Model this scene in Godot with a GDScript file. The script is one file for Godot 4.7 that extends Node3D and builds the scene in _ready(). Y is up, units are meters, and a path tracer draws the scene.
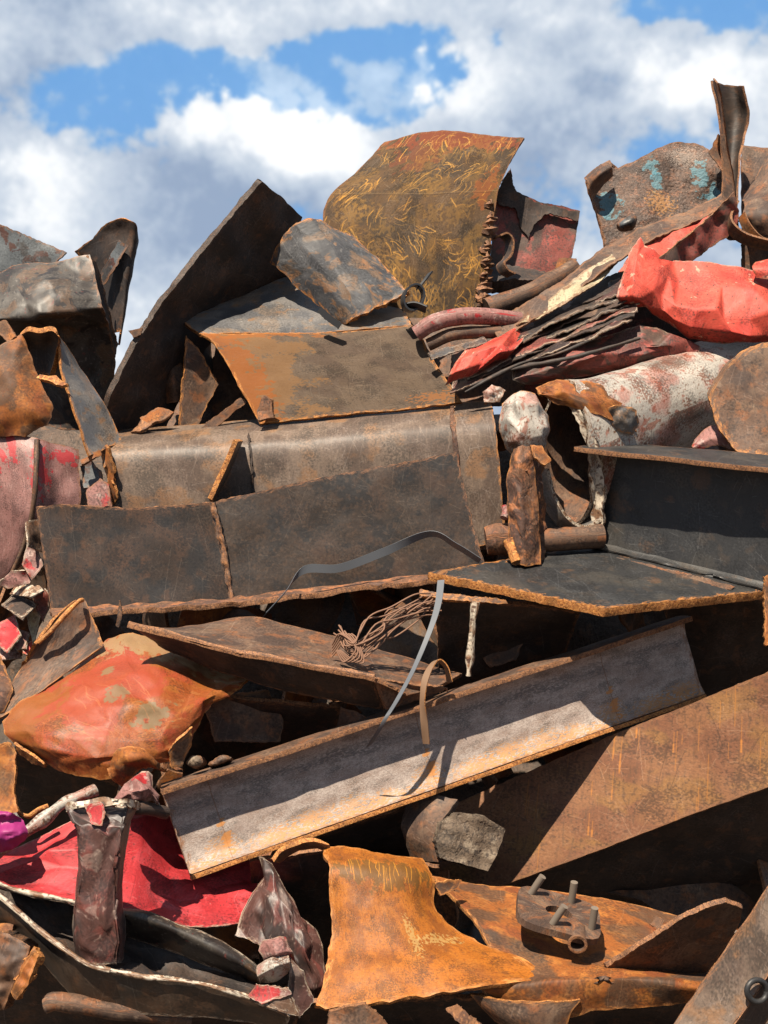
extends Node3D
# A heap of scrap metal under a bright, broken sky. Positions are given as the place where a corner
# shows through the lens plus its real distance in metres, and become points in the world through at().

const F := 1406.7
const EYE := Vector3(0, 2.4, 0)
const PITCH := 2.0
const S := 512
var lens_frame: Transform3D
var rng := RandomNumberGenerator.new()
var bumpy := FastNoiseLite.new()
var fold := FastNoiseLite.new()
var used := {}
var place := {}
var M := {}
var NB: Array[PackedByteArray] = []
var relief := {}
const TONE := {"white_paint": Color(0.84, 0.84, 0.84), "red_paint": Color(0.9, 0.86, 0.84), "signal_red": Color(0.84, 0.84, 0.84), "pink_paint": Color(0.82, 0.82, 0.82), "faded_panel": Color(0.84, 0.84, 0.84),
	"cream": Color(0.8, 0.8, 0.8), "grey_paint": Color(0.6, 0.62, 0.64), "chipped_grey": Color(0.74, 0.73, 0.72), "rust_orange": Color(0.82, 0.8, 0.76), "domed_rust": Color(0.78, 0.73, 0.64), "tan_plate": Color(0.8, 0.78, 0.75),
	"saddle_rust": Color(0.8, 0.74, 0.58), "stone_grey": Color(0.82, 0.8, 0.78), "dark_steel": Color(0.88, 0.83, 0.78), "tar_steel": Color(0.86, 0.81, 0.76), "scraped_plate": Color(1, 0.98, 0.95), "drip_plate": Color(1.0, 0.96, 0.9)}


func at(x: float, y: float, d: float) -> Vector3:
	return lens_frame * Vector3((x - 384.0) / F * d, (512.0 - y) / F * d, -d)


# ------------------------------------------------------------------ mesh collecting
class Buf:
	var v := PackedVector3Array()
	var n := PackedVector3Array()
	var uv := PackedVector2Array()
	var uv2 := PackedVector2Array()
	var ix := PackedInt32Array()

	func add(p: Vector3, nn: Vector3, t: Vector2, t2 := Vector2(0.0, 0.98)) -> int:
		v.append(p)
		n.append(nn)
		uv.append(t)
		uv2.append(t2)
		return v.size() - 1

	func tri(a: int, b: int, c: int) -> void:
		var g := (v[b] - v[a]).cross(v[c] - v[a])
		ix.append(a)
		if g.dot(n[a] + n[b] + n[c]) > 0.0:
			ix.append(c)
			ix.append(b)
		else:
			ix.append(b)
			ix.append(c)

	func quad(a: int, b: int, c: int, d: int) -> void:
		tri(a, b, c)
		tri(a, c, d)


func numbered(called: String) -> String:
	if not used.has(called):
		used[called] = 0
		return called
	used[called] += 1
	return "%s_%03d" % [called, used[called]]


func tag(o: Node, label: String, category: String, group := "", kind := "") -> void:
	if label:
		o.set_meta("label", label)
	if category:
		o.set_meta("category", category)
	if group:
		o.set_meta("group", group)
	if kind:
		o.set_meta("kind", kind)


func thing(called: String, where: Vector3, label: String, category: String, group := "") -> Node3D:
	var o := Node3D.new()
	o.name = numbered(called)
	add_child(o)
	o.position = where
	place[o] = where
	tag(o, label, category, group)
	return o


func commit(called: String, bufs: Array, mats: Array, parent: Node3D = null) -> MeshInstance3D:
	var o := MeshInstance3D.new()
	var base := Vector3.ZERO
	if parent:
		base = place[parent]
	else:
		var lo := Vector3(1e9, 1e9, 1e9)
		var hi := -lo
		for p in bufs[0].v:
			lo = lo.min(p)
			hi = hi.max(p)
		base = Vector3((lo.x + hi.x) / 2, lo.y, (lo.z + hi.z) / 2)
	var am := ArrayMesh.new()
	for k in bufs.size():
		var b: Buf = bufs[k]
		if b.ix.is_empty():
			continue
		var arr := []
		arr.resize(Mesh.ARRAY_MAX)
		var vv := b.v.duplicate()
		for i in vv.size():
			vv[i] -= base
		arr[Mesh.ARRAY_VERTEX] = vv
		arr[Mesh.ARRAY_NORMAL] = b.n
		arr[Mesh.ARRAY_TEX_UV] = b.uv
		arr[Mesh.ARRAY_TEX_UV2] = b.uv2
		arr[Mesh.ARRAY_INDEX] = b.ix
		am.add_surface_from_arrays(Mesh.PRIMITIVE_TRIANGLES, arr)
		am.surface_set_material(am.get_surface_count() - 1, mats[k])
	o.mesh = am
	if parent:
		o.name = called
		parent.add_child(o, true)
		place[o] = base
	else:
		o.name = numbered(called)
		add_child(o)
		o.position = base
		place[o] = base
	return o


# ------------------------------------------------------------------ plates with a cut or torn outline
func mvc(poly: PackedVector2Array, dv: PackedFloat32Array, p: Vector2) -> float:
	var n := poly.size()
	var s := PackedVector2Array()
	var r := PackedFloat32Array()
	for q in poly:
		s.append(q - p)
		r.append((q - p).length())
	var tn := PackedFloat32Array()
	for i in n:
		var j := (i + 1) % n
		if r[i] < 0.01:
			return dv[i]
		var a := s[i].cross(s[j])
		var dd := s[i].dot(s[j])
		if absf(a) < 1e-4:
			if dd < 0.0:
				return lerpf(dv[i], dv[j], r[i] / (r[i] + r[j]))
			tn.append(0.0)
		else:
			tn.append((r[i] * r[j] - dd) / a)
	var tot := 0.0
	var sum := 0.0
	for i in n:
		var w := (tn[(i + n - 1) % n] + tn[i]) / r[i]
		tot += w
		sum += w * dv[i]
	return sum / tot if absf(tot) > 1e-9 else dv[0]


# straight-sided folds of crumpled sheet, about -0.5 .. 0.5; f is folds per metre
func creases(p: Vector3, f: float) -> float:
	var w := p + Vector3(fold.get_noise_3dv(p), fold.get_noise_3dv(p + Vector3(9, 0, 0)), fold.get_noise_3dv(p + Vector3(0, 9, 0))) * 0.12 / f
	var s := 0.0
	for q in [[Vector3(0.8, 0.5, 0.2), 1.0, 0.5], [Vector3(-0.45, 0.85, 0.3), 0.8, 0.45], [Vector3(0.95, -0.25, -0.3), 1.9, 0.2], [Vector3(0.2, 0.9, -0.5), 2.7, 0.14]]:
		s += (pingpong(w.dot(q[0]) * f * q[1] * 2.0, 1.0) - 0.5) * q[2]
	return s


# o: t thickness, mat, edge, dent, df, jag (picture units), round, bulge, fit, sp, rot, into
func plate(called: String, outline: Array, o := {}) -> MeshInstance3D:
	var poly := PackedVector2Array()
	var dv := PackedFloat32Array()
	var m := outline.size()
	if o.get("round", false):
		for i in m:
			var q := [outline[(i + m - 1) % m], outline[i], outline[(i + 1) % m], outline[(i + 2) % m]]
			for k in 4:
				var f := k / 4.0
				poly.append(Vector2(cubic_interpolate(q[1][0], q[2][0], q[0][0], q[3][0], f), cubic_interpolate(q[1][1], q[2][1], q[0][1], q[3][1], f)))
				dv.append(lerpf(q[1][2], q[2][2], f))
	else:
		for q in outline:
			poly.append(Vector2(q[0], q[1]))
			dv.append(q[2])
	var area := 0.0
	for i in poly.size():
		area += poly[i].cross(poly[(i + 1) % poly.size()])
	area = absf(area) / 2
	var sp: float = o.get("sp", clampf(sqrt(area / 500.0), 2.5, 8.0))
	var jag: float = o.get("jag", 1.0)
	var off := rng.randf() * 500.0
	# the outline, stepped and torn
	var ring := PackedVector2Array()
	var rd := PackedFloat32Array()
	for i in poly.size():
		var a := poly[i]
		var b := poly[(i + 1) % poly.size()]
		var steps := maxi(1, int(ceil(a.distance_to(b) / (sp * 0.6))))
		var nrm := (b - a).orthogonal().normalized()
		for k in steps:
			var f := float(k) / steps
			var p := a.lerp(b, f)
			var j := 1.5 * bumpy.get_noise_2d(p.x * 0.6 + off, p.y * 0.6) + 0.7 * bumpy.get_noise_2d(p.x * 2.0, p.y * 2.0 + off)
			ring.append(p + nrm * j * jag * 0.9)
			rd.append(lerpf(dv[i], dv[(i + 1) % poly.size()], f))
	var pts := ring.duplicate()
	var ds := rd.duplicate()
	var gap := PackedFloat32Array()
	gap.resize(pts.size())
	gap.fill(0.0)
	var lo := ring[0]
	var hi := ring[0]
	for p in ring:
		lo = lo.min(p)
		hi = hi.max(p)
	var reach := 0.0
	var yy := lo.y
	var odd := false
	while yy < hi.y:
		var xx := lo.x + (sp * 0.5 if odd else 0.0)
		while xx < hi.x:
			var p := Vector2(xx, yy)
			if Geometry2D.is_point_in_polygon(p, ring):
				var near := 1e9
				for q in ring:
					near = minf(near, q.distance_squared_to(p))
				near = sqrt(near)
				if near > sp * 0.55:
					pts.append(p)
					ds.append(mvc(poly, dv, p))
					gap.append(near)
					reach = maxf(reach, near)
			xx += sp
		yy += sp * 0.87
		odd = not odd
	var bulge: float = o.get("bulge", 0.0)
	var dent: float = o.get("dent", 0.012)
	var df: float = o.get("df", 2.2)
	var front := PackedVector3Array()
	for i in pts.size():
		var d := ds[i]
		if bulge != 0.0 and reach > 0.0:
			d -= bulge * sin(minf(1.0, gap[i] / reach) * PI / 2)
		var p := at(pts[i].x, pts[i].y, d)
		d += dent * bumpy.get_noise_3d(p.x * df * 10.0 + off, p.y * df * 10.0, p.z * df * 10.0) * 1.8
		if o.has("crease"):
			d += o.crease * creases(p + Vector3(off, 0, 0), o.get("cf", 2.0))
		front.append(at(pts[i].x, pts[i].y, d))
	var tris := Geometry2D.triangulate_delaunay(pts)
	var nr := PackedVector3Array()
	nr.resize(pts.size())
	var keep := PackedInt32Array()
	for k in range(0, tris.size(), 3):
		var a := tris[k]
		var b := tris[k + 1]
		var c := tris[k + 2]
		if not Geometry2D.is_point_in_polygon((pts[a] + pts[b] + pts[c]) / 3.0, ring):
			continue
		keep.append_array(PackedInt32Array([a, b, c]))
		var g := (front[b] - front[a]).cross(front[c] - front[a])
		if g.dot(EYE - front[a]) < 0.0:
			g = -g
		nr[a] += g
		nr[b] += g
		nr[c] += g
	var mean := Vector3.ZERO
	for i in nr.size():
		mean += nr[i]
		nr[i] = nr[i].normalized() if nr[i].length() > 1e-12 else (EYE - front[i]).normalized()
	mean = mean.normalized()
	var ua := (Vector3.UP.cross(mean) if absf(mean.y) < 0.95 else Vector3.RIGHT).normalized().rotated(mean, o.get("rot", 0.0))
	var va := ua.cross(mean).normalized()
	var tile: float = o.get("tile", 1.5)
	var shift := Vector2(rng.randf(), rng.randf())
	var ulo := Vector2(1e9, 1e9)
	var uhi := -ulo
	var uvs := PackedVector2Array()
	var rims := PackedVector2Array()
	var rw: float = o.get("rim", 0.035)
	for i in front.size():
		var p := front[i]
		rims.append(Vector2((p.dot(ua) + p.dot(va) * 0.7) / 0.6, clampf(gap[i] * ds[i] / F / rw, 0.0, 0.98)))
	for p in front:
		var t := Vector2(p.dot(ua), p.dot(va))
		uvs.append(t)
		ulo = ulo.min(t)
		uhi = uhi.max(t)
	for i in uvs.size():
		uvs[i] = (uvs[i] - ulo) / (uhi - ulo) if o.get("fit", false) else uvs[i] / tile + shift
	var t: float = o.get("t", 0.016)
	var face := Buf.new()
	var n := pts.size()
	var back := nr.duplicate()
	if t > 0.045:
		back.fill(mean)
	for i in n:
		face.add(front[i], nr[i], uvs[i], rims[i])
	for i in n:
		face.add(front[i] - back[i] * t, -nr[i], uvs[i], rims[i])
	for k in range(0, keep.size(), 3):
		face.tri(keep[k], keep[k + 1], keep[k + 2])
		face.tri(keep[k] + n, keep[k + 1] + n, keep[k + 2] + n)
	var rim := Buf.new()
	var cnt := ring.size()
	var centre := Vector3.ZERO
	for i in cnt:
		centre += front[i] / cnt
	var sgn := 0.0
	for i in cnt:
		sgn += (front[(i + 1) % cnt] - front[i]).cross(nr[i]).dot(front[i] - centre)
	sgn = signf(sgn)
	var along := 0.0
	for i in cnt + 1:
		var k := i % cnt
		var tg := front[(k + 1) % cnt] - front[(k + cnt - 1) % cnt]
		var outw := (tg.cross(nr[k]) * sgn).normalized()
		var j := minf(t, 0.03) * 0.22 * bumpy.get_noise_2d(along * 700.0 + off, 3.0) * 2.0
		rim.add(front[k], (outw + nr[k] * 0.12).normalized(), Vector2(along, 0.0) / 0.5 + shift)
		rim.add(front[k] - back[k] * t * 0.5 + outw * j, outw, Vector2(along, t * 0.5) / 0.5 + shift)
		rim.add(front[k] - back[k] * t, (outw - nr[k] * 0.12).normalized(), Vector2(along, t) / 0.5 + shift)
		along += front[(k + 1) % cnt].distance_to(front[k])
	for i in cnt:
		var b := i * 3
		rim.quad(b, b + 3, b + 4, b + 1)
		rim.quad(b + 1, b + 4, b + 5, b + 2)
	return commit(called, [face, rim], [rimmed(o.get("mat"), o.get("edge", M.edge_brown)), o.get("edge", M.edge_brown)], o.get("into"))


# ------------------------------------------------------------------ curved sheets through rows of points
func grid(rows: Array, nu: int, nv: int, closed: bool) -> Array:
	var R := []
	for row in rows:
		var w := PackedVector3Array()
		for p in row:
			w.append(p if p is Vector3 else at(p[0], p[1], p[2]))
		var c := w.size()
		var fine := PackedVector3Array()
		var segs := c if closed else c - 1
		for i in segs:
			var p0 := w[(i + c - 1) % c] if closed or i > 0 else w[0] * 2.0 - w[1]
			var p3 := w[(i + 2) % c] if closed or i + 2 < c else w[c - 1] * 2.0 - w[c - 2]
			for k in nu:
				fine.append(w[i].cubic_interpolate(w[(i + 1) % c], p0, p3, float(k) / nu))
		if not closed:
			fine.append(w[c - 1])
		R.append(fine)
	var out := []
	var nr := R.size()
	for i in nr - 1:
		for k in nv:
			var f := float(k) / nv
			var line := PackedVector3Array()
			for j in R[i].size():
				var a: Vector3 = R[i][j]
				var b: Vector3 = R[i + 1][j]
				var p0: Vector3 = R[i - 1][j] if i > 0 else a * 2.0 - b
				var p3: Vector3 = R[i + 2][j] if i + 2 < nr else b * 2.0 - a
				line.append(a.cubic_interpolate(b, p0, p3, f))
			out.append(line)
	out.append(R[nr - 1])
	return out


# flat facets between hard folds: moves the points of a coarse grid, then divides its triangles evenly
func facets(G: Array, Nn: Array, amount: float, k: int, r: RandomNumberGenerator) -> Array:
	var nr := G.size()
	var nc: int = G[0].size()
	var C := []
	for i in nr:
		var line := PackedVector3Array()
		for j in nc:
			var p: Vector3 = G[i][j]
			var edge := i == 0 or j == 0 or i == nr - 1 or j == nc - 1
			if not edge:
				p += (G[i][j + 1] - p) * r.randf_range(-0.3, 0.3) + (G[i + 1][j] - p) * r.randf_range(-0.3, 0.3)
			p += Nn[i][j] * r.randf_range(-1.0, 1.0) * amount * (0.6 if edge else 1.0)
			line.append(p)
		C.append(line)
	var out := []
	for i in (nr - 1) * k + 1:
		out.append(PackedVector3Array())
	var flips := []
	for q in nr * nc:
		flips.append(r.randf() < 0.5)
	for a in (nr - 1) * k + 1:
		var i := mini(a / k, nr - 2)
		var s := float(a - i * k) / k
		for b in (nc - 1) * k + 1:
			var j := mini(b / k, nc - 2)
			var t := float(b - j * k) / k
			var p00: Vector3 = C[i][j]
			var p10: Vector3 = C[i + 1][j]
			var p01: Vector3 = C[i][j + 1]
			var p11: Vector3 = C[i + 1][j + 1]
			if flips[i * nc + j]:
				out[a].append(p00 + (p10 - p00) * s + (p01 - p00) * t if s + t < 1.0 else p11 + (p01 - p11) * (1.0 - s) + (p10 - p11) * (1.0 - t))
			else:
				out[a].append(p00 + (p10 - p00) * s + (p11 - p10) * t if s > t else p00 + (p01 - p00) * t + (p11 - p01) * s)
	return out


func grid_normals(G: Array, closed: bool) -> Array:
	var out := []
	var nr := G.size()
	for i in nr:
		var c: int = G[i].size()
		var line := PackedVector3Array()
		for j in c:
			var l: Vector3 = G[i][(j + c - 1) % c] if closed or j > 0 else G[i][j]
			var r: Vector3 = G[i][(j + 1) % c] if closed or j + 1 < c else G[i][j]
			var u: Vector3 = G[maxi(i - 1, 0)][j]
			var d: Vector3 = G[mini(i + 1, nr - 1)][j]
			line.append((r - l).cross(d - u).normalized())
		out.append(line)
	return out


# o: as for plate; nu, nv steps between control points; closed: rows are rings; flip: the other side is the face
func sheet(called: String, rows: Array, o := {}) -> MeshInstance3D:
	var closed: bool = o.get("closed", false)
	var G := grid(rows, o.get("nu", 8), o.get("nv", 8), closed)
	var Nn := grid_normals(G, closed)
	if o.has("facet") and not closed:
		G = facets(G, Nn, o.facet, o.get("fine", 4), rng)
		Nn = grid_normals(G, closed)
	var nr := G.size()
	var nc: int = G[0].size()
	var flip := 0.0
	if closed:
		for i in nr:
			var mid := Vector3.ZERO
			for j in nc:
				mid += G[i][j] / nc
			for j in nc:
				flip += Nn[i][j].dot(G[i][j] - mid)
	else:
		for i in nr:
			for j in nc:
				flip += Nn[i][j].dot((EYE - G[i][j]).normalized())
	if o.get("flip", false):
		flip = -flip
	var dent: float = o.get("dent", 0.012)
	var df: float = o.get("df", 2.2) * 10.0
	var jag: float = o.get("jag", 0.006)
	var off := rng.randf() * 500.0
	var sg := 1.0 if flip >= 0.0 else -1.0
	for i in nr:
		for j in nc:
			var p: Vector3 = G[i][j]
			var q: Vector3 = p + Nn[i][j] * sg * dent * 1.8 * bumpy.get_noise_3d(p.x * df + off, p.y * df, p.z * df)
			if dent > 0.0:
				q += Nn[i][j] * sg * dent * 0.25 * bumpy.get_noise_3d(p.x * df * 5 + off, p.y * df * 5, p.z * df * 5)
			if o.has("crease"):
				q += Nn[i][j] * sg * float(o.crease) * creases(p + Vector3(off, 0, 0), o.get("cf", 2.0))
			if jag > 0.0 and nr > 2 and (i == 0 or i == nr - 1):
				var inner: Vector3 = G[1 if i == 0 else nr - 2][j]
				q += (p - inner).normalized() * jag * 1.2 * (1.3 * bumpy.get_noise_3d(p.x * 90 + off, p.y * 90, p.z * 90) + 0.3 * bumpy.get_noise_3d(p.x * 240, p.y * 240 + off, p.z * 240))
			elif jag > 0.0 and nc > 2 and not closed and (j == 0 or j == nc - 1):
				var inner: Vector3 = G[i][1 if j == 0 else nc - 2]
				q += (p - inner).normalized() * jag * 1.2 * (1.3 * bumpy.get_noise_3d(p.x * 90 + off, p.y * 90, p.z * 90) + 0.3 * bumpy.get_noise_3d(p.x * 240, p.y * 240 + off, p.z * 240))
			G[i][j] = q
	Nn = grid_normals(G, closed)
	var t: float = o.get("t", 0.012)
	var tile: float = o.get("tile", 1.5)
	var shift := Vector2(rng.randf(), rng.randf())
	var us := PackedFloat32Array([0.0])
	var vs := PackedFloat32Array([0.0])
	var mr: int = nr / 2
	var mc: int = nc / 2
	for j in nc:
		us.append(us[j] + G[mr][(j + 1) % nc].distance_to(G[mr][j]))
	for i in nr - 1:
		vs.append(vs[i] + G[i + 1][mc].distance_to(G[i][mc]))
	var face := Buf.new()
	var w := nc + 1 if closed else nc
	var rw: float = o.get("rim", 0.035)
	var um := us[w - 1]
	var vm := vs[nr - 1]
	for side in 2:
		for i in nr:
			for j in w:
				var k := j % nc
				var nn: Vector3 = Nn[i][k] * sg
				var uv := Vector2(us[j] / um, vs[i] / vm) if o.get("fit", false) else Vector2(us[j] / tile, vs[i] / vm) if o.get("fitv", false) else Vector2(us[j], vs[i]) / tile + shift
				var near := minf(vs[i], vm - vs[i])
				if not closed:
					near = minf(near, minf(us[j], um - us[j]))
				var uv2 := Vector2((us[j] + vs[i] * 0.7) / 0.6 + shift.x, clampf(near / rw, 0.0, 0.98))
				if side == 0:
					face.add(G[i][k], nn, uv, uv2)
				else:
					face.add(G[i][k] - nn * t, -nn, uv, uv2)
	var half := nr * w
	var inside: Buf = Buf.new() if o.has("inner") else face
	for side in 2:
		var b := half * side
		var into := face
		if side == 1 and o.has("inner"):
			inside.v = face.v.slice(half)
			inside.n = face.n.slice(half)
			inside.uv = face.uv.slice(half)
			inside.uv2 = face.uv2.slice(half)
			into = inside
			b = 0
		for i in nr - 1:
			for j in w - 1:
				into.quad(b + i * w + j, b + i * w + j + 1, b + (i + 1) * w + j + 1, b + (i + 1) * w + j)
	if o.has("inner"):
		face.v.resize(half)
		face.n.resize(half)
		face.uv.resize(half)
		face.uv2.resize(half)
	var rim := Buf.new()
	var loops := []
	if closed:
		for i in [0, nr - 1]:
			var l := []
			for j in nc + 1:
				l.append([i, j % nc, 1 if i == 0 else nr - 2, j % nc])
			loops.append(l)
	else:
		var l := []
		for j in nc:
			l.append([0, j, 1, j])
		for i in nr:
			l.append([i, nc - 1, i, nc - 2])
		for j in nc:
			l.append([nr - 1, nc - 1 - j, nr - 2, nc - 1 - j])
		for i in nr:
			l.append([nr - 1 - i, 0, nr - 1 - i, 1])
		loops.append(l)
	for l in loops:
		var along := 0.0
		var last: Vector3 = G[l[0][0]][l[0][1]]
		var first := rim.v.size()
		for e in l:
			var p: Vector3 = G[e[0]][e[1]]
			var nn: Vector3 = Nn[e[0]][e[1]] * sg
			var ow: Vector3 = (p - G[e[2]][e[3]]).normalized()
			along += p.distance_to(last)
			last = p
			var j := minf(t, 0.03) * 0.2 * bumpy.get_noise_2d(along * 700.0 + off, 3.0) * 2.0
			rim.add(p, (ow + nn * 0.12).normalized(), Vector2(along, 0.0) / 0.5 + shift)
			rim.add(p - nn * t * 0.5 + ow * j, ow, Vector2(along, t * 0.5) / 0.5 + shift)
			rim.add(p - nn * t, (ow - nn * 0.12).normalized(), Vector2(along, t) / 0.5 + shift)
		for i in l.size() - 1:
			var b: int = first + i * 3
			rim.quad(b, b + 3, b + 4, b + 1)
			rim.quad(b + 1, b + 4, b + 5, b + 2)
	var bufs := [face, rim]
	var mats := [rimmed(o.get("mat"), o.get("edge", M.edge_brown)), o.get("edge", M.edge_brown)]
	if o.has("inner"):
		bufs.append(inside)
		mats.append(o.inner)
	return commit(called, bufs, mats, o.get("into"))


# a rod or pipe along points; radii in metres, one or one for each point
func rod(called: String, pts: Array, radius, o := {}) -> MeshInstance3D:
	var w := PackedVector3Array()
	for p in pts:
		w.append(p if p is Vector3 else at(p[0], p[1], p[2]))
	var c := w.size()
	var sides: int = o.get("sides", 12)
	var nu: int = o.get("nu", 6)
	var line := PackedVector3Array()
	var rad := PackedFloat32Array()
	for i in c - 1:
		var p0 := w[i - 1] if i > 0 else w[0] * 2.0 - w[1]
		var p3 := w[i + 2] if i + 2 < c else w[c - 1] * 2.0 - w[c - 2]
		for k in nu:
			var f := float(k) / nu
			line.append(w[i].cubic_interpolate(w[i + 1], p0, p3, f))
			rad.append(radius if radius is float else lerpf(radius[i], radius[i + 1], f))
	line.append(w[c - 1])
	rad.append(radius if radius is float else radius[c - 1])
	var dent: float = o.get("dent", 0.0)
	var flat: float = o.get("flat", 1.0)
	var b := Buf.new()
	var e := Buf.new()
	var side := Vector3.ZERO
	var along := 0.0
	var shift := Vector2(rng.randf(), rng.randf())
	var off := rng.randf() * 300.0
	var n := line.size()
	for i in n:
		var tg := (line[mini(i + 1, n - 1)] - line[maxi(i - 1, 0)]).normalized()
		if i == 0:
			side = tg.cross(Vector3.UP if absf(tg.y) < 0.9 else Vector3.RIGHT).normalized()
		side = (side - tg * side.dot(tg)).normalized()
		var up := tg.cross(side)
		if i > 0:
			along += line[i].distance_to(line[i - 1])
		for j in sides + 1:
			var a := TAU * (j % sides) / sides
			var dir := side * cos(a) + up * sin(a) * flat
			var p := line[i] + dir * rad[i]
			p += dir * dent * 1.8 * bumpy.get_noise_3d(p.x * 60 + off, p.y * 60, p.z * 60)
			b.add(p, dir.normalized(), Vector2(along, a * rad[i]) / float(o.get("tile", 1.5)) + shift)
	for i in n - 1:
		for j in sides:
			var q := i * (sides + 1) + j
			b.quad(q, q + 1, q + sides + 2, q + sides + 1)
	for end in [0, n - 1]:
		var tg := (line[1] - line[0]).normalized() * -1.0 if end == 0 else (line[n - 1] - line[n - 2]).normalized()
		var hub := e.add(line[end], tg, shift)
		for j in sides + 1:
			e.add(b.v[end * (sides + 1) + j], tg, shift + Vector2(cos(TAU * j / sides), sin(TAU * j / sides)) * rad[end] / 0.5)
		for j in sides:
			e.tri(hub, hub + 1 + j, hub + 2 + j)
	return commit(called, [b, e], [o.get("mat"), o.get("edge", o.get("mat"))], o.get("into"))


# a flat band of metal or rubber along points; the width runs along the given world directions
func band(called: String, pts: Array, across: Array, width: float, o := {}) -> MeshInstance3D:
	var a := []
	var b := []
	for i in pts.size():
		var p: Vector3 = pts[i] if pts[i] is Vector3 else at(pts[i][0], pts[i][1], pts[i][2])
		var d: Vector3 = across[mini(i, across.size() - 1)].normalized() * width / 2
		a.append(p - d)
		b.append(p + d)
	var oo := o.duplicate()
	oo.merge({"dent": 0.0, "jag": 0.0, "t": 0.004, "nv": 2})
	return sheet(called, [a, b], oo)


# ------------------------------------------------------------------ what surfaces are made of
func make_noise() -> void:
	for k in [[0.006, 5, 0, 0], [0.02, 4, 0, 0], [0.07, 3, 0, 0], [0.3, 2, 0, 0], [0.012, 4, 2, 0], [0.05, 2, 0, 1], [0.011, 5, 0, 0], [0.16, 3, 0, 0], [0.03, 3, 2, 0]]:
		var f := FastNoiseLite.new()
		f.seed = 11 + NB.size() * 7
		f.noise_type = FastNoiseLite.TYPE_CELLULAR if k[3] else FastNoiseLite.TYPE_SIMPLEX_SMOOTH
		f.frequency = k[0]
		f.fractal_type = FastNoiseLite.FRACTAL_RIDGED if k[2] else FastNoiseLite.FRACTAL_FBM
		f.fractal_octaves = k[1]
		NB.append(f.get_seamless_image(S, S).get_data())
	var gated := PackedByteArray()
	var scratched := PackedByteArray()
	gated.resize(S * S)
	scratched.resize(S * S)
	var a := NB[7]
	var g := NB[6]
	for i in S * S:
		gated[i] = clampi(a[i] + int((g[i] - 140) * 1.1), 0, 255)
	NB.append(gated)
	var r := RandomNumberGenerator.new()
	r.seed = 99
	for k in 420:
		var p := Vector2(r.randf() * S, r.randf() * S)
		var dirn := r.randf_range(-0.5, 0.5) + (PI / 2 if k % 3 == 0 else 0.2)
		var val := r.randi_range(90, 255)
		for q in int(r.randf_range(8, 30) * (4.0 if k % 9 == 0 else 1.0)):
			scratched[posmod(int(p.y), S) * S + posmod(int(p.x), S)] = val
			if k % 5 == 0:
				scratched[posmod(int(p.y) + 1, S) * S + posmod(int(p.x), S)] = val / 2
			p += Vector2(cos(dirn), sin(dirn))
			dirn += r.randf_range(-0.02, 0.02)
	NB.append(scratched)


# layers: [noise, times across, times down, from, to, colour, strength]
func tex(base: Color, layers: Array, seed_ := 1, grit := 0.6) -> PackedByteArray:
	var r := RandomNumberGenerator.new()
	r.seed = seed_ * 977
	var out := PackedByteArray()
	out.resize(S * S * 3)
	var R := PackedInt32Array()
	var Gc := PackedInt32Array()
	var B := PackedInt32Array()
	R.resize(S * S)
	Gc.resize(S * S)
	B.resize(S * S)
	R.fill(int(base.r8) << 8)
	Gc.fill(int(base.g8) << 8)
	B.fill(int(base.b8) << 8)
	var more := layers.duplicate()
	if grit > 0.0:
		more.append([9, 1, 1, 0.55, 0.75, base.darkened(0.5), 0.7 * grit])
		more.append([9, 1, 1, 0.58, 0.8, base.lightened(0.12), 0.5 * grit])
		more.append([10, 1, 1, 0.3, 0.9, base.lightened(0.3), 0.55 * grit])
		more.append([10, 1, 1, 0.4, 0.9, base.darkened(0.5), 0.6 * grit])
		more.append([0, 9, 1, 0.55, 0.8, base.darkened(0.3), 0.3 * grit])
	for l in more:
		var nb := NB[l[0]]
		var sx: int = l[1]
		var sy: int = l[2]
		var lut := PackedInt32Array()
		for k in 256:
			lut.append(int(smoothstep(l[3], l[4], k / 255.0) * l[6] * 256.0))
		var c: Color = l[5]
		var cr := int(c.r8) << 8
		var cg := int(c.g8) << 8
		var cb := int(c.b8) << 8
		var ox := r.randi() & 511
		var oy := r.randi() & 511
		var i := 0
		for y in S:
			var row := ((y * sy + oy) & 511) << 9
			for x in S:
				var a := lut[nb[row + ((x * sx + ox) & 511)]]
				if a:
					R[i] += ((cr - R[i]) * a) >> 8
					Gc[i] += ((cg - Gc[i]) * a) >> 8
					B[i] += ((cb - B[i]) * a) >> 8
				i += 1
	var mr := int(base.r8) << 8
	var mg := int(base.g8) << 8
	var mb := int(base.b8) << 8
	var fine := NB[7]
	var grain := NB[3]
	var o := 0
	for i in S * S:   # a little more contrast than the layers give, and fine grain
		var k := 208 + ((fine[i] + grain[i]) * 48 >> 8)
		out[o] = clampi((mr + (R[i] - mr) * 5 / 4) * k >> 16, 0, 255)
		out[o + 1] = clampi((mg + (Gc[i] - mg) * 5 / 4) * k >> 16, 0, 255)
		out[o + 2] = clampi((mb + (B[i] - mb) * 5 / 4) * k >> 16, 0, 255)
		o += 3
	return out


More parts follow.
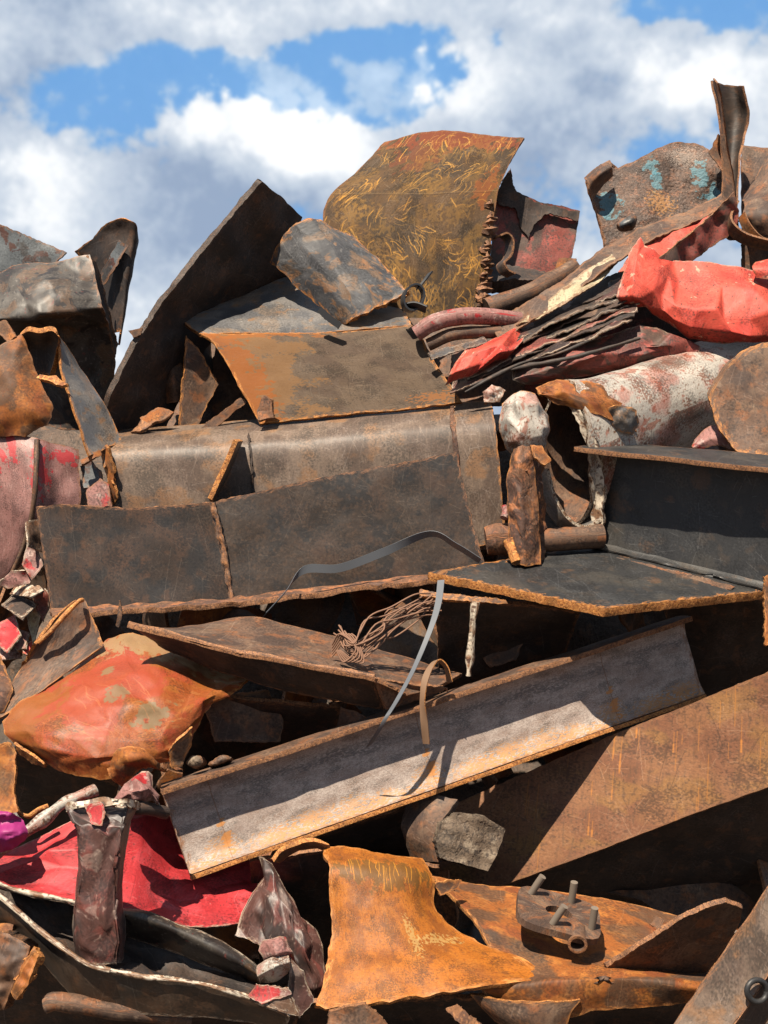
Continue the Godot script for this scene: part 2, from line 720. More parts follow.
# a worn brush line of colour through points given in 0..1
func stroke(px: PackedByteArray, pts: Array, width: float, c: Color, strength := 1.0, rough := 0.5) -> void:
	for i in pts.size() - 1:
		var a: Vector2 = pts[i] * S
		var b: Vector2 = pts[i + 1] * S
		var n := maxi(1, int(a.distance_to(b) / maxf(0.6, width * 0.35)))
		for k in n:
			var p := a.lerp(b, float(k) / n)
			var w := width * (0.6 + 0.6 * absf(bumpy.get_noise_2d(p.x * 3.0, p.y * 3.0)) * 2.0)
			var ri := int(ceil(w))
			for dy in range(-ri, ri + 1):
				for dx in range(-ri, ri + 1):
					var x := int(p.x) + dx
					var y := int(p.y) + dy
					if x < 0 or y < 0 or x >= S or y >= S:
						continue
					var f := clampf(w - sqrt(dx * dx + dy * dy) + 0.5, 0.0, 1.0) * strength
					f *= 1.0 - rough * NB[3][y * S + x] / 255.0
					var q := (y * S + x) * 3
					px[q] = int(lerpf(px[q], c.r8, f))
					px[q + 1] = int(lerpf(px[q + 1], c.g8, f))
					px[q + 2] = int(lerpf(px[q + 2], c.b8, f))


# a patch of colour with a broken outline: centre, half sizes (0..1), noise broken edge
func patch(px: PackedByteArray, centre: Vector2, half: Vector2, c: Color, strength := 1.0, broken := 0.8, which := 1) -> void:
	var lo := ((centre - half * 1.6) * S).max(Vector2.ZERO)
	var hi := ((centre + half * 1.6) * S).min(Vector2(S, S))
	var n1 := NB[which]
	var n2 := NB[2]
	var n3 := NB[3]
	for y in range(int(lo.y), int(hi.y)):
		var ey := (float(y) / S - centre.y) / half.y
		for x in range(int(lo.x), int(hi.x)):
			var ex := (float(x) / S - centre.x) / half.x
			var e := ex * ex + ey * ey
			if e > 2.6:
				continue
			var i := y * S + x
			var f := 1.15 - sqrt(e) + (n1[i] * 0.00863 - 1.1 + n2[i] * 0.00353 - 0.45) * broken
			if f <= 0.0:
				continue
			f = minf(1.0, f * 4.0) * strength * (0.82 + 0.0007 * n3[i])
			var q := i * 3
			px[q] = int(lerpf(px[q], c.r8, f))
			px[q + 1] = int(lerpf(px[q + 1], c.g8, f))
			px[q + 2] = int(lerpf(px[q + 2], c.b8, f))


# the same surface with rust or bare metal creeping in from its cut edges, broken by noise
var rim_tex := {}
var rim_mats := {}


func rimmed(m: StandardMaterial3D, edge: StandardMaterial3D) -> StandardMaterial3D:
	var key := m.resource_name + edge.resource_name
	if m == edge or not m.albedo_texture:
		return m
	if not rim_mats.has(key):
		if not rim_tex.has(edge):
			var src: PackedByteArray = edge.albedo_texture.get_image().get_data()
			var out := PackedByteArray()
			out.resize(256 * 256 * 4)
			for y in 256:
				for x in 256:
					var q := (y * S + x) * 3
					var i := (y * 256 + x) * 4
					var n := (NB[2][(y * S + x) * 2 % (S * S)] * 0.4 + NB[7][y * S + x] * 0.3 + NB[1][(y >> 1) * S + ((x * 2) & 511)] * 0.6) / 331.0
					out[i] = src[q]
					out[i + 1] = src[q + 1]
					out[i + 2] = src[q + 2]
					out[i + 3] = int(clampf((n - 0.36 - y / 255.0 * 0.5) * 9.0, 0.0, 0.9) * 255.0) if y < 250 else 0
			rim_tex[edge] = ImageTexture.create_from_image(Image.create_from_data(256, 256, false, Image.FORMAT_RGBA8, out))
		var d: StandardMaterial3D = m.duplicate()
		d.resource_name = key
		d.detail_enabled = true
		d.detail_albedo = rim_tex[edge]
		d.detail_blend_mode = BaseMaterial3D.BLEND_MODE_MIX
		d.detail_uv_layer = BaseMaterial3D.DETAIL_UV_2
		rim_mats[key] = d
	return rim_mats[key]


func c8(r: int, g: int, b: int) -> Color:
	return Color8(r, g, b)


func mat(called: String, px: PackedByteArray, rough: float, metal := 0.0, bump := "fine", depth := 0.3, spec := 0.42) -> StandardMaterial3D:
	var m := StandardMaterial3D.new()
	m.resource_name = called
	m.albedo_texture = ImageTexture.create_from_image(Image.create_from_data(S, S, false, Image.FORMAT_RGB8, px))
	m.albedo_color = TONE.get(called, Color.WHITE)
	m.roughness = rough
	m.metallic = metal
	m.metallic_specular = spec
	m.roughness_texture = relief.gloss
	m.roughness_texture_channel = BaseMaterial3D.TEXTURE_CHANNEL_RED
	if depth > 0.0:
		m.heightmap_enabled = true
		m.heightmap_texture = relief[bump]
		m.heightmap_scale = depth * (1.0 if bump == "flake" or bump == "pit" else 0.7)
	M[called] = m
	return m


func grey_image(f: Callable) -> ImageTexture:
	var a := PackedByteArray()
	a.resize(S * S)
	for i in S * S:
		a[i] = clampi(int(f.call(i)), 0, 255)
	return ImageTexture.create_from_image(Image.create_from_data(S, S, false, Image.FORMAT_L8, a))


# ------------------------------------------------------------------ sky: air and broken cloud, by direction
var puff := FastNoiseLite.new()
var haze_n := FastNoiseLite.new()
const HOLES := [[100, 108, 80, 50, 0.75], [62, 95, 40, 30, 0.3], [215, 72, 100, 30, 0.6], [345, 92, 80, 38, 0.85], [415, 70, 45, 34, 0.35], [715, 2, 75, 18, 0.8], [640, 12, 30, 16, 0.45], [590, 200, 60, 60, 0.1]]
const PUFFS := [[262, 138, 78, 42, 0.95], [335, 165, 60, 36, 0.8], [40, 190, 75, 48, 0.7], [150, 240, 120, 80, 0.5], [520, 120, 100, 80, 0.6], [700, 80, 110, 60, 0.6], [330, 8, 300, 28, 0.75], [20, 40, 60, 60, 0.5], [545, 40, 80, 40, 0.4]]
const BRIGHT := [[262, 120, 75, 34, 0.75], [330, 150, 55, 32, 0.7], [35, 175, 70, 34, 0.6], [30, 225, 70, 30, 0.6], [690, 72, 100, 36, 0.45], [470, 85, 50, 40, 0.35], [300, 12, 220, 22, 0.2], [590, 245, 60, 40, 0.35], [130, 330, 60, 60, 0.55], [740, 120, 70, 60, 0.25], [560, 25, 70, 20, 0.15]]
const DULL := [[190, 195, 90, 40, 0.18], [170, 265, 110, 40, 0.12], [560, 150, 110, 50, 0.12], [30, 90, 60, 30, 0.1]]


func blobs(list: Array, x: float, y: float) -> float:
	var s := 0.0
	for b in list:
		var e: float = ((x - b[0]) / b[2]) ** 2 + ((y - b[1]) / b[3]) ** 2
		if e < 9.0:
			s += b[4] * exp(-e)
	return s


func sky_color(dir: Vector3) -> Color:
	var q := dir
	q.y = maxf(q.y, 0.0)
	var air := c8(100, 158, 220).lerp(c8(160, 192, 226), pow(1.0 - q.y, 5.0))
	var n1 := puff.get_noise_3d(q.x * 10, q.y * 15, q.z * 10)
	var n2 := haze_n.get_noise_3d(q.x * 10, q.y * 16, q.z * 10)
	var n3 := puff.get_noise_3d(q.x * 60 + 7, q.y * 75, q.z * 60)
	var n4 := puff.get_noise_3d(q.x * 190 + 7, q.y * 210, q.z * 190)
	var n5 := puff.get_noise_3d(q.x * 520, q.y * 560, q.z * 520 + 3)
	var cov := 0.6 + n1 * 0.75 + n3 * 0.42 + n4 * 0.28 + n5 * 0.14
	var white := 0.38 + n2 * 0.42 + n3 * 0.34 + n4 * 0.16 + n5 * 0.1
	var cs := lens_frame.basis.inverse() * dir
	if cs.z < -0.3:
		var x := 384.0 + cs.x / -cs.z * F + n3 * 34.0 + n4 * 12.0
		var y := 512.0 - cs.y / -cs.z * F + n2 * 20.0 - n3 * 26.0 + n4 * 10.0
		cov += blobs(PUFFS, x, y) - blobs(HOLES, x, y)
		white += blobs(BRIGHT, x, y) - blobs(DULL, x, y)
	var a := maxf(smoothstep(0.14, 0.58, cov), 0.1 + 0.5 * smoothstep(0.0, 0.5, n3 + n4 * 0.6))
	var c := c8(148, 166, 192).lerp(c8(196, 207, 221), smoothstep(0.05, 0.6, white)).lerp(c8(248, 250, 252), smoothstep(0.5, 1.0, white))
	return air.lerp(c, a)


func make_sky() -> ImageTexture:
	puff.seed = 5
	puff.frequency = 0.22
	puff.fractal_octaves = 5
	puff.fractal_gain = 0.5
	haze_n.seed = 9
	haze_n.frequency = 0.18
	haze_n.fractal_octaves = 4
	var w := 4096
	var h := 2048
	var im := Image.create(w / 16, h / 16, false, Image.FORMAT_RGB8)
	for y in h / 16:
		for x in w / 16:
			im.set_pixel(x, y, sky_color(look(x + 0.5, y + 0.5, w / 16.0, h / 16.0)))
	im.resize(w, h, Image.INTERPOLATE_CUBIC)
	for y in range(int(h * 0.5 - 25.0 / 180 * h), int(h * 0.5 - 5.0 / 180 * h)):
		for k in range(int(-20.0 / 360 * w), int(20.0 / 360 * w)):
			var x := posmod(k, w)
			im.set_pixel(x, y, sky_color(look(x + 0.5, y + 0.5, w, h)))
	return ImageTexture.create_from_image(im)


func look(x: float, y: float, w: float, h: float) -> Vector3:
	var az := x / w * TAU
	var pol := y / h * PI
	return Vector3(sin(az) * sin(pol), cos(pol), -cos(az) * sin(pol))


# ------------------------------------------------------------------ materials
var waiting := []


func queue(called: String, base: Color, layers: Array, seed_: int, rest: Array) -> void:
	waiting.append([called, base, layers, seed_, rest, null])


func base_of(seed_: int) -> PackedByteArray:
	for q in waiting:
		if q[3] == seed_:
			return q[5]
	return PackedByteArray()


func work(k: int) -> void:
	waiting[k][5] = tex(waiting[k][1], waiting[k][2], waiting[k][3])


func make_materials() -> void:
	make_noise()
	var A := NB[1]
	var Bn := NB[2]
	var C := NB[3]
	var D := NB[5]
	var E := NB[0]
	var H := NB[7]
	relief.fine = grey_image(func(i): return 60 + A[i] * 0.25 + Bn[i] * 0.25 + H[i] * 0.14 + C[i] * 0.06)
	relief.pit = grey_image(func(i): return 110 + minf(0.0, (Bn[i] - 100) * 1.2) + C[i] * 0.2 + A[i] * 0.25)
	relief.flake = grey_image(func(i): return D[i] * 0.45 + Bn[i] * 0.35 + A[i] * 0.2)
	relief.smooth = grey_image(func(i): return 80 + A[i] * 0.35 + H[i] * 0.07 + C[i] * 0.03)
	relief.gloss = grey_image(func(i): return 175 + E[i] * 0.12 + Bn[i] * 0.12 + H[i] * 0.08)
	var soot := c8(30, 27, 26)
	var rust := c8(112, 66, 36)
	var orange := c8(150, 86, 32)
	var dust := c8(128, 110, 92)

	queue("rust_brown", c8(80, 58, 44), [[0, 1, 1, 0.45, 0.7, c8(58, 43, 35), 0.8], [1, 1, 1, 0.5, 0.75, rust, 0.55], [6, 1, 1, 0.55, 0.75, c8(96, 76, 60), 0.5], [2, 1, 1, 0.55, 0.8, c8(50, 37, 31), 0.5], [5, 1, 1, 0.72, 0.9, dust, 0.3]], 1, [0.85])
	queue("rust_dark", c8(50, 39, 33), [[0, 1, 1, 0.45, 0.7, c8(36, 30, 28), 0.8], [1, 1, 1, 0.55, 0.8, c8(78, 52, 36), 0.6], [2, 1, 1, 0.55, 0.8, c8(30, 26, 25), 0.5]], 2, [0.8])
	queue("rust_orange", c8(142, 82, 30), [[0, 1, 1, 0.45, 0.7, c8(122, 64, 26), 0.8], [1, 1, 1, 0.5, 0.72, c8(164, 104, 44), 0.7], [6, 1, 1, 0.5, 0.68, c8(92, 62, 40), 0.85], [0, 1, 1, 0.6, 0.8, c8(80, 60, 46), 0.6], [2, 1, 1, 0.58, 0.8, c8(108, 62, 28), 0.6], [5, 1, 1, 0.8, 0.93, c8(84, 58, 40), 0.5]], 3, [0.9])
	queue("rust_flaky", c8(86, 58, 40), [[0, 1, 1, 0.45, 0.65, c8(66, 46, 38), 0.8], [1, 1, 1, 0.5, 0.66, c8(132, 82, 48), 0.7], [5, 1, 1, 0.5, 0.8, c8(58, 40, 33), 0.7], [2, 1, 1, 0.56, 0.8, c8(120, 74, 50), 0.6]], 4, [0.92, 0.0, "flake", 0.8])
	queue("dark_steel", c8(48, 40, 34), [[0, 1, 1, 0.42, 0.68, c8(62, 48, 38), 0.9], [6, 1, 1, 0.5, 0.75, c8(37, 35, 34), 0.9], [1, 1, 1, 0.58, 0.78, c8(78, 56, 40), 0.55], [1, 7, 1, 0.6, 0.85, c8(58, 50, 44), 0.35], [2, 1, 1, 0.62, 0.85, c8(24, 23, 23), 0.5], [5, 1, 1, 0.86, 0.95, c8(98, 84, 70), 0.4]], 5, [0.46, 0.0, "smooth", 0.22, 0.55])
	queue("tar_steel", c8(52, 43, 35), [[0, 1, 1, 0.42, 0.68, c8(60, 47, 37), 0.9], [6, 1, 1, 0.5, 0.75, c8(36, 32, 29), 0.9], [2, 1, 1, 0.5, 0.75, c8(70, 56, 44), 0.6], [5, 1, 1, 0.7, 0.9, c8(26, 24, 24), 0.6]], 6, [0.52, 0.0, "flake", 0.16, 0.52])
	queue("black_steel", c8(34, 34, 35), [[0, 1, 1, 0.45, 0.7, c8(44, 42, 40), 0.9], [1, 1, 1, 0.58, 0.8, c8(54, 46, 40), 0.5], [6, 1, 1, 0.7, 0.85, c8(78, 54, 38), 0.5]], 7, [0.6, 0.0, "smooth", 0.2, 0.45])
	queue("brown_steel", c8(92, 77, 66), [[0, 1, 1, 0.42, 0.66, c8(74, 60, 51), 0.9], [1, 8, 1, 0.55, 0.8, c8(106, 90, 76), 0.4], [6, 1, 1, 0.55, 0.75, c8(112, 78, 50), 0.5], [2, 1, 1, 0.6, 0.85, c8(66, 54, 46), 0.4], [4, 1, 1, 0.86, 0.96, c8(60, 48, 40), 0.35]], 8, [0.68, 0.0, "smooth", 0.2, 0.42])
	queue("grey_steel", c8(84, 80, 77), [[0, 1, 1, 0.45, 0.7, c8(66, 65, 66), 0.9], [6, 1, 1, 0.52, 0.72, c8(98, 82, 68), 0.6], [1, 1, 1, 0.62, 0.78, c8(112, 78, 50), 0.5], [2, 1, 1, 0.6, 0.85, c8(60, 58, 56), 0.4], [4, 1, 1, 0.88, 0.97, c8(150, 146, 140), 0.4]], 9, [0.55, 0.0, "smooth", 0.22, 0.5])
	queue("blued_steel", c8(60, 60, 62), [[0, 1, 1, 0.45, 0.7, c8(48, 48, 51), 0.9], [6, 1, 1, 0.52, 0.7, c8(94, 74, 58), 0.75], [1, 1, 1, 0.6, 0.74, c8(112, 78, 52), 0.6], [2, 1, 1, 0.64, 0.8, c8(108, 104, 100), 0.35]], 26, [0.74, 0.0, "smooth", 0.22, 0.4])
	queue("red_paint", c8(180, 72, 58), [[0, 1, 1, 0.5, 0.75, c8(170, 58, 48), 0.8], [6, 1, 1, 0.6, 0.8, c8(190, 84, 68), 0.7], [1, 1, 1, 0.76, 0.8, c8(190, 150, 130), 0.7], [4, 1, 1, 0.9, 0.95, c8(120, 60, 48), 0.6], [2, 1, 1, 0.74, 0.8, c8(92, 50, 40), 0.8]], 11, [0.72, 0.0, "smooth", 0.15, 0.36])
	queue("signal_red", c8(172, 48, 52), [[0, 1, 1, 0.5, 0.75, c8(154, 40, 44), 0.8], [6, 1, 1, 0.62, 0.8, c8(176, 60, 66), 0.6], [2, 1, 1, 0.76, 0.82, c8(96, 44, 42), 0.7], [4, 1, 1, 0.92, 0.96, c8(196, 120, 112), 0.5]], 12, [0.68, 0.0, "smooth", 0.15, 0.38])
	queue("maroon", c8(66, 42, 37), [[0, 1, 1, 0.45, 0.7, c8(46, 34, 31), 0.9], [1, 1, 1, 0.55, 0.75, c8(94, 48, 42), 0.6], [6, 1, 1, 0.68, 0.76, c8(112, 98, 90), 0.5], [2, 1, 1, 0.7, 0.8, c8(124, 106, 96), 0.5]], 13, [0.58, 0.0, "fine", 0.3, 0.45])
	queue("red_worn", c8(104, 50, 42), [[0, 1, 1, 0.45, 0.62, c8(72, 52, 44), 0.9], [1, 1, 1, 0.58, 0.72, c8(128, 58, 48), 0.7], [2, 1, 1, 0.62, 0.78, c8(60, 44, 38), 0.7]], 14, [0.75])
	queue("pink_paint", c8(148, 104, 98), [[0, 1, 1, 0.45, 0.7, c8(130, 92, 86), 0.8], [6, 1, 1, 0.62, 0.68, c8(160, 44, 46), 0.9], [1, 1, 1, 0.64, 0.72, c8(172, 146, 138), 0.7], [1, 6, 1, 0.62, 0.8, c8(112, 80, 72), 0.5], [2, 1, 1, 0.7, 0.8, c8(90, 62, 54), 0.7]], 15, [0.75, 0.0, "smooth", 0.2, 0.36])
	queue("white_paint", c8(170, 162, 152), [[0, 1, 1, 0.45, 0.7, c8(152, 146, 138), 0.8], [6, 1, 1, 0.5, 0.75, c8(156, 104, 92), 0.55], [1, 1, 1, 0.66, 0.74, c8(146, 84, 66), 0.5], [9, 1, 1, 0.6, 0.7, c8(110, 70, 54), 0.6], [4, 1, 1, 0.85, 0.93, c8(122, 62, 46), 0.7], [2, 1, 1, 0.7, 0.8, c8(104, 74, 56), 0.7]], 16, [0.6, 0.0, "smooth", 0.2, 0.42])
	queue("grey_paint", c8(120, 122, 122), [[0, 1, 1, 0.5, 0.75, c8(104, 104, 104), 0.8], [1, 1, 1, 0.6, 0.68, c8(104, 62, 48), 0.8], [4, 1, 1, 0.86, 0.92, c8(84, 40, 36), 0.8], [6, 1, 1, 0.6, 0.72, c8(70, 58, 50), 0.7]], 17, [0.55])
	queue("chipped_grey", c8(78, 72, 66), [[0, 1, 1, 0.45, 0.62, c8(54, 46, 42), 0.9], [6, 1, 1, 0.5, 0.62, c8(104, 78, 56), 0.7], [1, 1, 1, 0.64, 0.7, c8(44, 38, 36), 0.9], [4, 1, 1, 0.86, 0.92, c8(110, 48, 42), 0.7], [2, 1, 1, 0.72, 0.8, c8(134, 128, 120), 0.5]], 18, [0.62, 0.0, "smooth", 0.2, 0.45])
	queue("cream", c8(176, 162, 130), [[0, 1, 1, 0.5, 0.75, c8(150, 132, 100), 0.8], [2, 1, 1, 0.66, 0.78, c8(110, 90, 66), 0.7], [1, 1, 1, 0.66, 0.76, c8(120, 80, 50), 0.6]], 19, [0.7])
	queue("bare_edge", c8(160, 148, 132), [[1, 1, 1, 0.45, 0.6, c8(112, 86, 66), 0.9], [2, 1, 1, 0.55, 0.7, c8(76, 58, 48), 0.8]], 20, [0.6])
	queue("edge_brown", c8(112, 76, 50), [[1, 2, 2, 0.45, 0.65, c8(78, 52, 38), 0.8], [2, 2, 1, 0.5, 0.75, c8(146, 100, 62), 0.7]], 21, [0.88, 0.0, "pit", 0.4])
	queue("edge_orange", c8(152, 98, 48), [[1, 2, 2, 0.45, 0.65, c8(112, 64, 30), 0.8], [2, 2, 1, 0.5, 0.75, c8(186, 134, 74), 0.7]], 22, [0.9, 0.0, "pit", 0.5])
	queue("edge_dark", c8(58, 46, 39), [[1, 2, 2, 0.45, 0.65, c8(40, 34, 31), 0.8], [2, 2, 1, 0.5, 0.75, c8(92, 66, 48), 0.7]], 23, [0.85, 0.0, "pit", 0.4])
	queue("stone_grey", c8(104, 90, 76), [[0, 1, 1, 0.45, 0.65, c8(80, 66, 54), 0.8], [1, 1, 1, 0.5, 0.7, c8(136, 124, 108), 0.7], [2, 1, 1, 0.6, 0.75, c8(66, 56, 48), 0.8]], 24, [0.95, 0.0, "pit", 1.2])
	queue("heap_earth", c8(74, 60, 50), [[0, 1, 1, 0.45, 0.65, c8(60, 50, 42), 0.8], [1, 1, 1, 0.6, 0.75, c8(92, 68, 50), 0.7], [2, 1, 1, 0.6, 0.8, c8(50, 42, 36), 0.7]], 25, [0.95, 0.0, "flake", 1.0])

	queue("base_31", c8(72, 56, 41), [[0, 1, 1, 0.42, 0.66, c8(58, 48, 39), 0.9], [6, 1, 1, 0.52, 0.74, c8(90, 68, 40), 0.6], [1, 1, 1, 0.6, 0.8, c8(58, 48, 40), 0.6]], 31, [])
	queue("base_32", c8(94, 80, 68), [[0, 1, 1, 0.45, 0.7, c8(84, 70, 60), 0.9], [1, 1, 8, 0.6, 0.85, c8(112, 96, 82), 0.35], [2, 1, 1, 0.66, 0.85, c8(70, 58, 50), 0.4]], 32, [])
	queue("base_33", c8(148, 78, 34), [[0, 1, 1, 0.42, 0.66, c8(158, 74, 44), 0.9], [6, 1, 1, 0.52, 0.74, c8(150, 92, 36), 0.7], [2, 1, 1, 0.6, 0.8, c8(124, 66, 30), 0.5], [1, 1, 1, 0.68, 0.76, c8(166, 112, 70), 0.5]], 33, [])
	queue("base_34", c8(108, 76, 54), [[0, 1, 1, 0.42, 0.66, c8(98, 66, 48), 0.9], [6, 1, 1, 0.5, 0.74, c8(112, 82, 50), 0.7], [1, 8, 1, 0.55, 0.85, c8(80, 60, 46), 0.5], [2, 1, 1, 0.62, 0.8, c8(74, 54, 42), 0.5]], 34, [])
	queue("base_35", c8(78, 60, 50), [[0, 1, 1, 0.45, 0.65, c8(62, 50, 44), 0.9], [1, 1, 1, 0.55, 0.72, c8(104, 70, 52), 0.6], [2, 1, 1, 0.5, 0.7, c8(56, 44, 38), 0.7], [2, 2, 2, 0.72, 0.8, c8(160, 150, 140), 0.5]], 35, [])
	queue("base_36", c8(160, 100, 36), [[0, 1, 1, 0.42, 0.66, c8(138, 84, 34), 0.9], [6, 1, 1, 0.5, 0.74, c8(168, 106, 40), 0.7], [2, 1, 1, 0.58, 0.8, c8(126, 72, 28), 0.6], [1, 1, 1, 0.7, 0.78, c8(114, 72, 44), 0.5]], 36, [])
	queue("base_37", c8(142, 130, 122), [[0, 1, 1, 0.45, 0.7, c8(128, 114, 106), 0.8], [2, 1, 1, 0.48, 0.6, c8(120, 106, 98), 0.45], [2, 2, 2, 0.66, 0.76, c8(98, 82, 74), 0.4], [9, 1, 1, 0.55, 0.8, c8(112, 92, 80), 0.5]], 37, [])
	queue("base_38", c8(146, 104, 98), [[0, 1, 1, 0.45, 0.7, c8(128, 92, 86), 0.8], [1, 6, 1, 0.6, 0.8, c8(166, 132, 124), 0.5], [2, 1, 1, 0.7, 0.8, c8(96, 68, 60), 0.6]], 38, [])
	var job := WorkerThreadPool.add_group_task(work, waiting.size(), 4)
	WorkerThreadPool.wait_for_group_task_completion(job)
	for q in waiting:
		var e: Array = q[4]
		if e.is_empty():
			continue
		mat(q[0], q[5], e[0], e[1] if e.size() > 1 else 0.0, e[2] if e.size() > 2 else "fine", e[3] if e.size() > 3 else 0.3, e[4] if e.size() > 4 else 0.42)

	# the tall plate: golden scrapes over brown, a red-brown burnt top
	var px := base_of(31)
	patch(px, Vector2(0.55, 0.03), Vector2(0.5, 0.07), c8(104, 52, 36), 0.8, 0.7)
	patch(px, Vector2(0.35, 0.12), Vector2(0.14, 0.12), c8(92, 50, 36), 0.6, 0.9)
	patch(px, Vector2(0.9, 0.35), Vector2(0.07, 0.1), c8(120, 64, 34), 0.6, 0.9)
	for k in 26:
		patch(px, Vector2(rng.randf(), rng.randf_range(0.05, 0.95)), Vector2(rng.randf_range(0.03, 0.09), rng.randf_range(0.02, 0.06)), c8(118, 90, 50), 0.35, 1.5, 2)
	for k in 90:
		var c0 := Vector2(rng.randf_range(0.0, 1.0), rng.randf_range(0.02, 1.0))
		var turn := rng.randf_range(-2.4, -0.5) + (1.3 if c0.y > 0.5 and rng.randf() < 0.6 else 0.0)
		var bend := rng.randf_range(-0.25, 0.25)
		for s in rng.randi_range(3, 12):
			var p := c0 + Vector2(rng.randf_range(-0.05, 0.05), rng.randf_range(-0.03, 0.03))
			var dirn := turn + rng.randf_range(-0.35, 0.35)
			var l := []
			for q in rng.randi_range(4, 9):
				l.append(p)
				p += Vector2(cos(dirn), sin(dirn)) * rng.randf_range(0.006, 0.016)
				dirn += bend + rng.randf_range(-0.3, 0.3)
			stroke(px, l, rng.randf_range(0.5, 1.7), [c8(156, 116, 56), c8(132, 96, 48), c8(146, 112, 62), c8(116, 86, 48)][s % 4], rng.randf_range(0.25, 0.85), 0.85)
	stroke(px, [Vector2(0, 0.4), Vector2(0.5, 0.405), Vector2(1, 0.395)], 1.0, c8(110, 92, 68), 0.4, 0.6)
	stroke(px, [Vector2(0, 0.41), Vector2(0.5, 0.415), Vector2(1, 0.405)], 0.8, c8(50, 40, 34), 0.5, 0.5)
	mat("scraped_plate", px, 0.88, 0.0, "smooth", 0.25, 0.22)

	# bent plate: tan and orange rust at one end, brown mill scale on the rest
	px = base_of(32)
	patch(px, Vector2(0.14, 0.45), Vector2(0.2, 0.7), c8(126, 94, 62), 0.85, 0.8, 0)
	patch(px, Vector2(0.04, 0.5), Vector2(0.1, 0.7), c8(140, 80, 34), 0.85, 0.9, 1)
	patch(px, Vector2(0.25, 0.02), Vector2(0.3, 0.06), c8(146, 88, 42), 0.8, 0.9, 1)
	patch(px, Vector2(0.9, 0.9), Vector2(0.1, 0.05), c8(146, 94, 52), 0.8, 1.0, 2)
	for k in 14:
		var a := Vector2(rng.randf(), rng.randf_range(0.5, 1.0))
		stroke(px, [a, a + Vector2(rng.randf_range(-0.1, 0.1), rng.randf_range(-0.04, 0.04))], 0.7, c8(142, 128, 112), 0.6, 0.6)
	mat("tan_plate", px, 0.85, 0.0, "smooth", 0.2, 0.25)

	# domed orange sheet: red-orange middle, orange rust, pale dried crust
	px = base_of(33)
	patch(px, Vector2(0.38, 0.5), Vector2(0.26, 0.26), c8(160, 68, 48), 0.8, 0.6, 0)
	patch(px, Vector2(0.5, 0.06), Vector2(0.42, 0.14), c8(150, 132, 108), 0.92, 0.6)
	patch(px, Vector2(0.7, 0.65), Vector2(0.075, 0.08), c8(122, 112, 94), 0.95, 1.1, 1)
	patch(px, Vector2(0.5, 0.58), Vector2(0.05, 0.035), c8(122, 112, 94), 0.9, 1.1, 1)
	patch(px, Vector2(0.38, 0.42), Vector2(0.04, 0.04), c8(128, 116, 94), 0.9, 1.1, 1)
	patch(px, Vector2(0.94, 0.2), Vector2(0.05, 0.06), c8(140, 128, 110), 0.9, 0.9, 2)
	patch(px, Vector2(0.1, 0.7), Vector2(0.14, 0.25), c8(142, 88, 34), 0.8, 0.8)
	for k in 22:
		var a := Vector2(0.22 + rng.randf() * 0.4, 0.45 + rng.randf() * 0.35)
		stroke(px, [a, a + Vector2(0.05, 0.02), a + Vector2(0.09, 0.06)], 0.8, c8(188, 132, 100), 0.5, 0.8)
	mat("domed_rust", px, 0.68, 0.0, "fine", 0.3, 0.42)

	# plate with rust runs
	px = base_of(34)
	for k in 46:
		var x := rng.randf_range(0.25, 1.0)
		var y := rng.randf_range(0.1, 0.7) - 0.3 * (x - 0.5)
		var ln := rng.randf_range(0.03, 0.22)
		stroke(px, [Vector2(x, y), Vector2(x, y + ln)], 0.6, c8(146, 96, 44), 0.6, 0.6)
		if k % 3 == 0:
			stroke(px, [Vector2(x, y + ln * 0.7), Vector2(x, y + ln + 0.012)], rng.randf_range(0.7, 1.3), c8(156, 104, 50), 0.6, 0.6)
	mat("drip_plate", px, 0.7, 0.0, "smooth", 0.2)

	# crusty brown plate with turquoise paint left on it
	px = base_of(35)
	for q in [[0.47, 0.28, 0.045, 0.06], [0.5, 0.42, 0.04, 0.07], [0.82, 0.35, 0.05, 0.12], [0.9, 0.55, 0.04, 0.12], [0.16, 0.62, 0.07, 0.1]]:
		patch(px, Vector2(q[0], q[1]), Vector2(q[2], q[3]), c8(72, 116, 130), 0.75, 0.9, 1)
	patch(px, Vector2(0.72, 0.16), Vector2(0.1, 0.08), c8(140, 128, 118), 0.6, 1.2, 7)
	patch(px, Vector2(0.52, 0.6), Vector2(0.08, 0.08), c8(136, 96, 56), 0.8, 1.4, 2)
	mat("crusty_blue", px, 0.92, 0.0, "flake", 1.4)

	# saddle sheet: orange with a darker brown shoulder and rust runs
	px = base_of(36)
	patch(px, Vector2(0.5, 0.24), Vector2(0.42, 0.09), c8(98, 74, 40), 0.85, 0.7)
	for k in 26:
		var x := rng.randf_range(0.15, 0.95)
		var y := rng.randf_range(0.14, 0.22)
		stroke(px, [Vector2(x, y), Vector2(x + rng.randf_range(-0.02, 0.02), y + 0.06), Vector2(x + rng.randf_range(-0.03, 0.03), y + rng.randf_range(0.09, 0.16))], rng.randf_range(0.8, 1.6), c8(190, 138, 52), 0.7, 0.6)
	patch(px, Vector2(0.6, 0.62), Vector2(0.03, 0.1), c8(170, 150, 120), 0.8, 1.4, 2)
	patch(px, Vector2(0.78, 0.64), Vector2(0.1, 0.03), c8(170, 150, 120), 0.8, 1.4, 2)
	mat("saddle_rust", px, 0.74, 0.0, "fine", 0.3, 0.36)

	# rolled beam web: speckled mill scale, rust towards the lower flange
	px = base_of(37)
	for k in 28:
		patch(px, Vector2(rng.randf(), rng.randf_range(0.84, 1.08)), Vector2(rng.randf_range(0.03, 0.09), rng.randf_range(0.04, 0.12)), c8(150, 104, 62), 0.6, 1.2, 2)
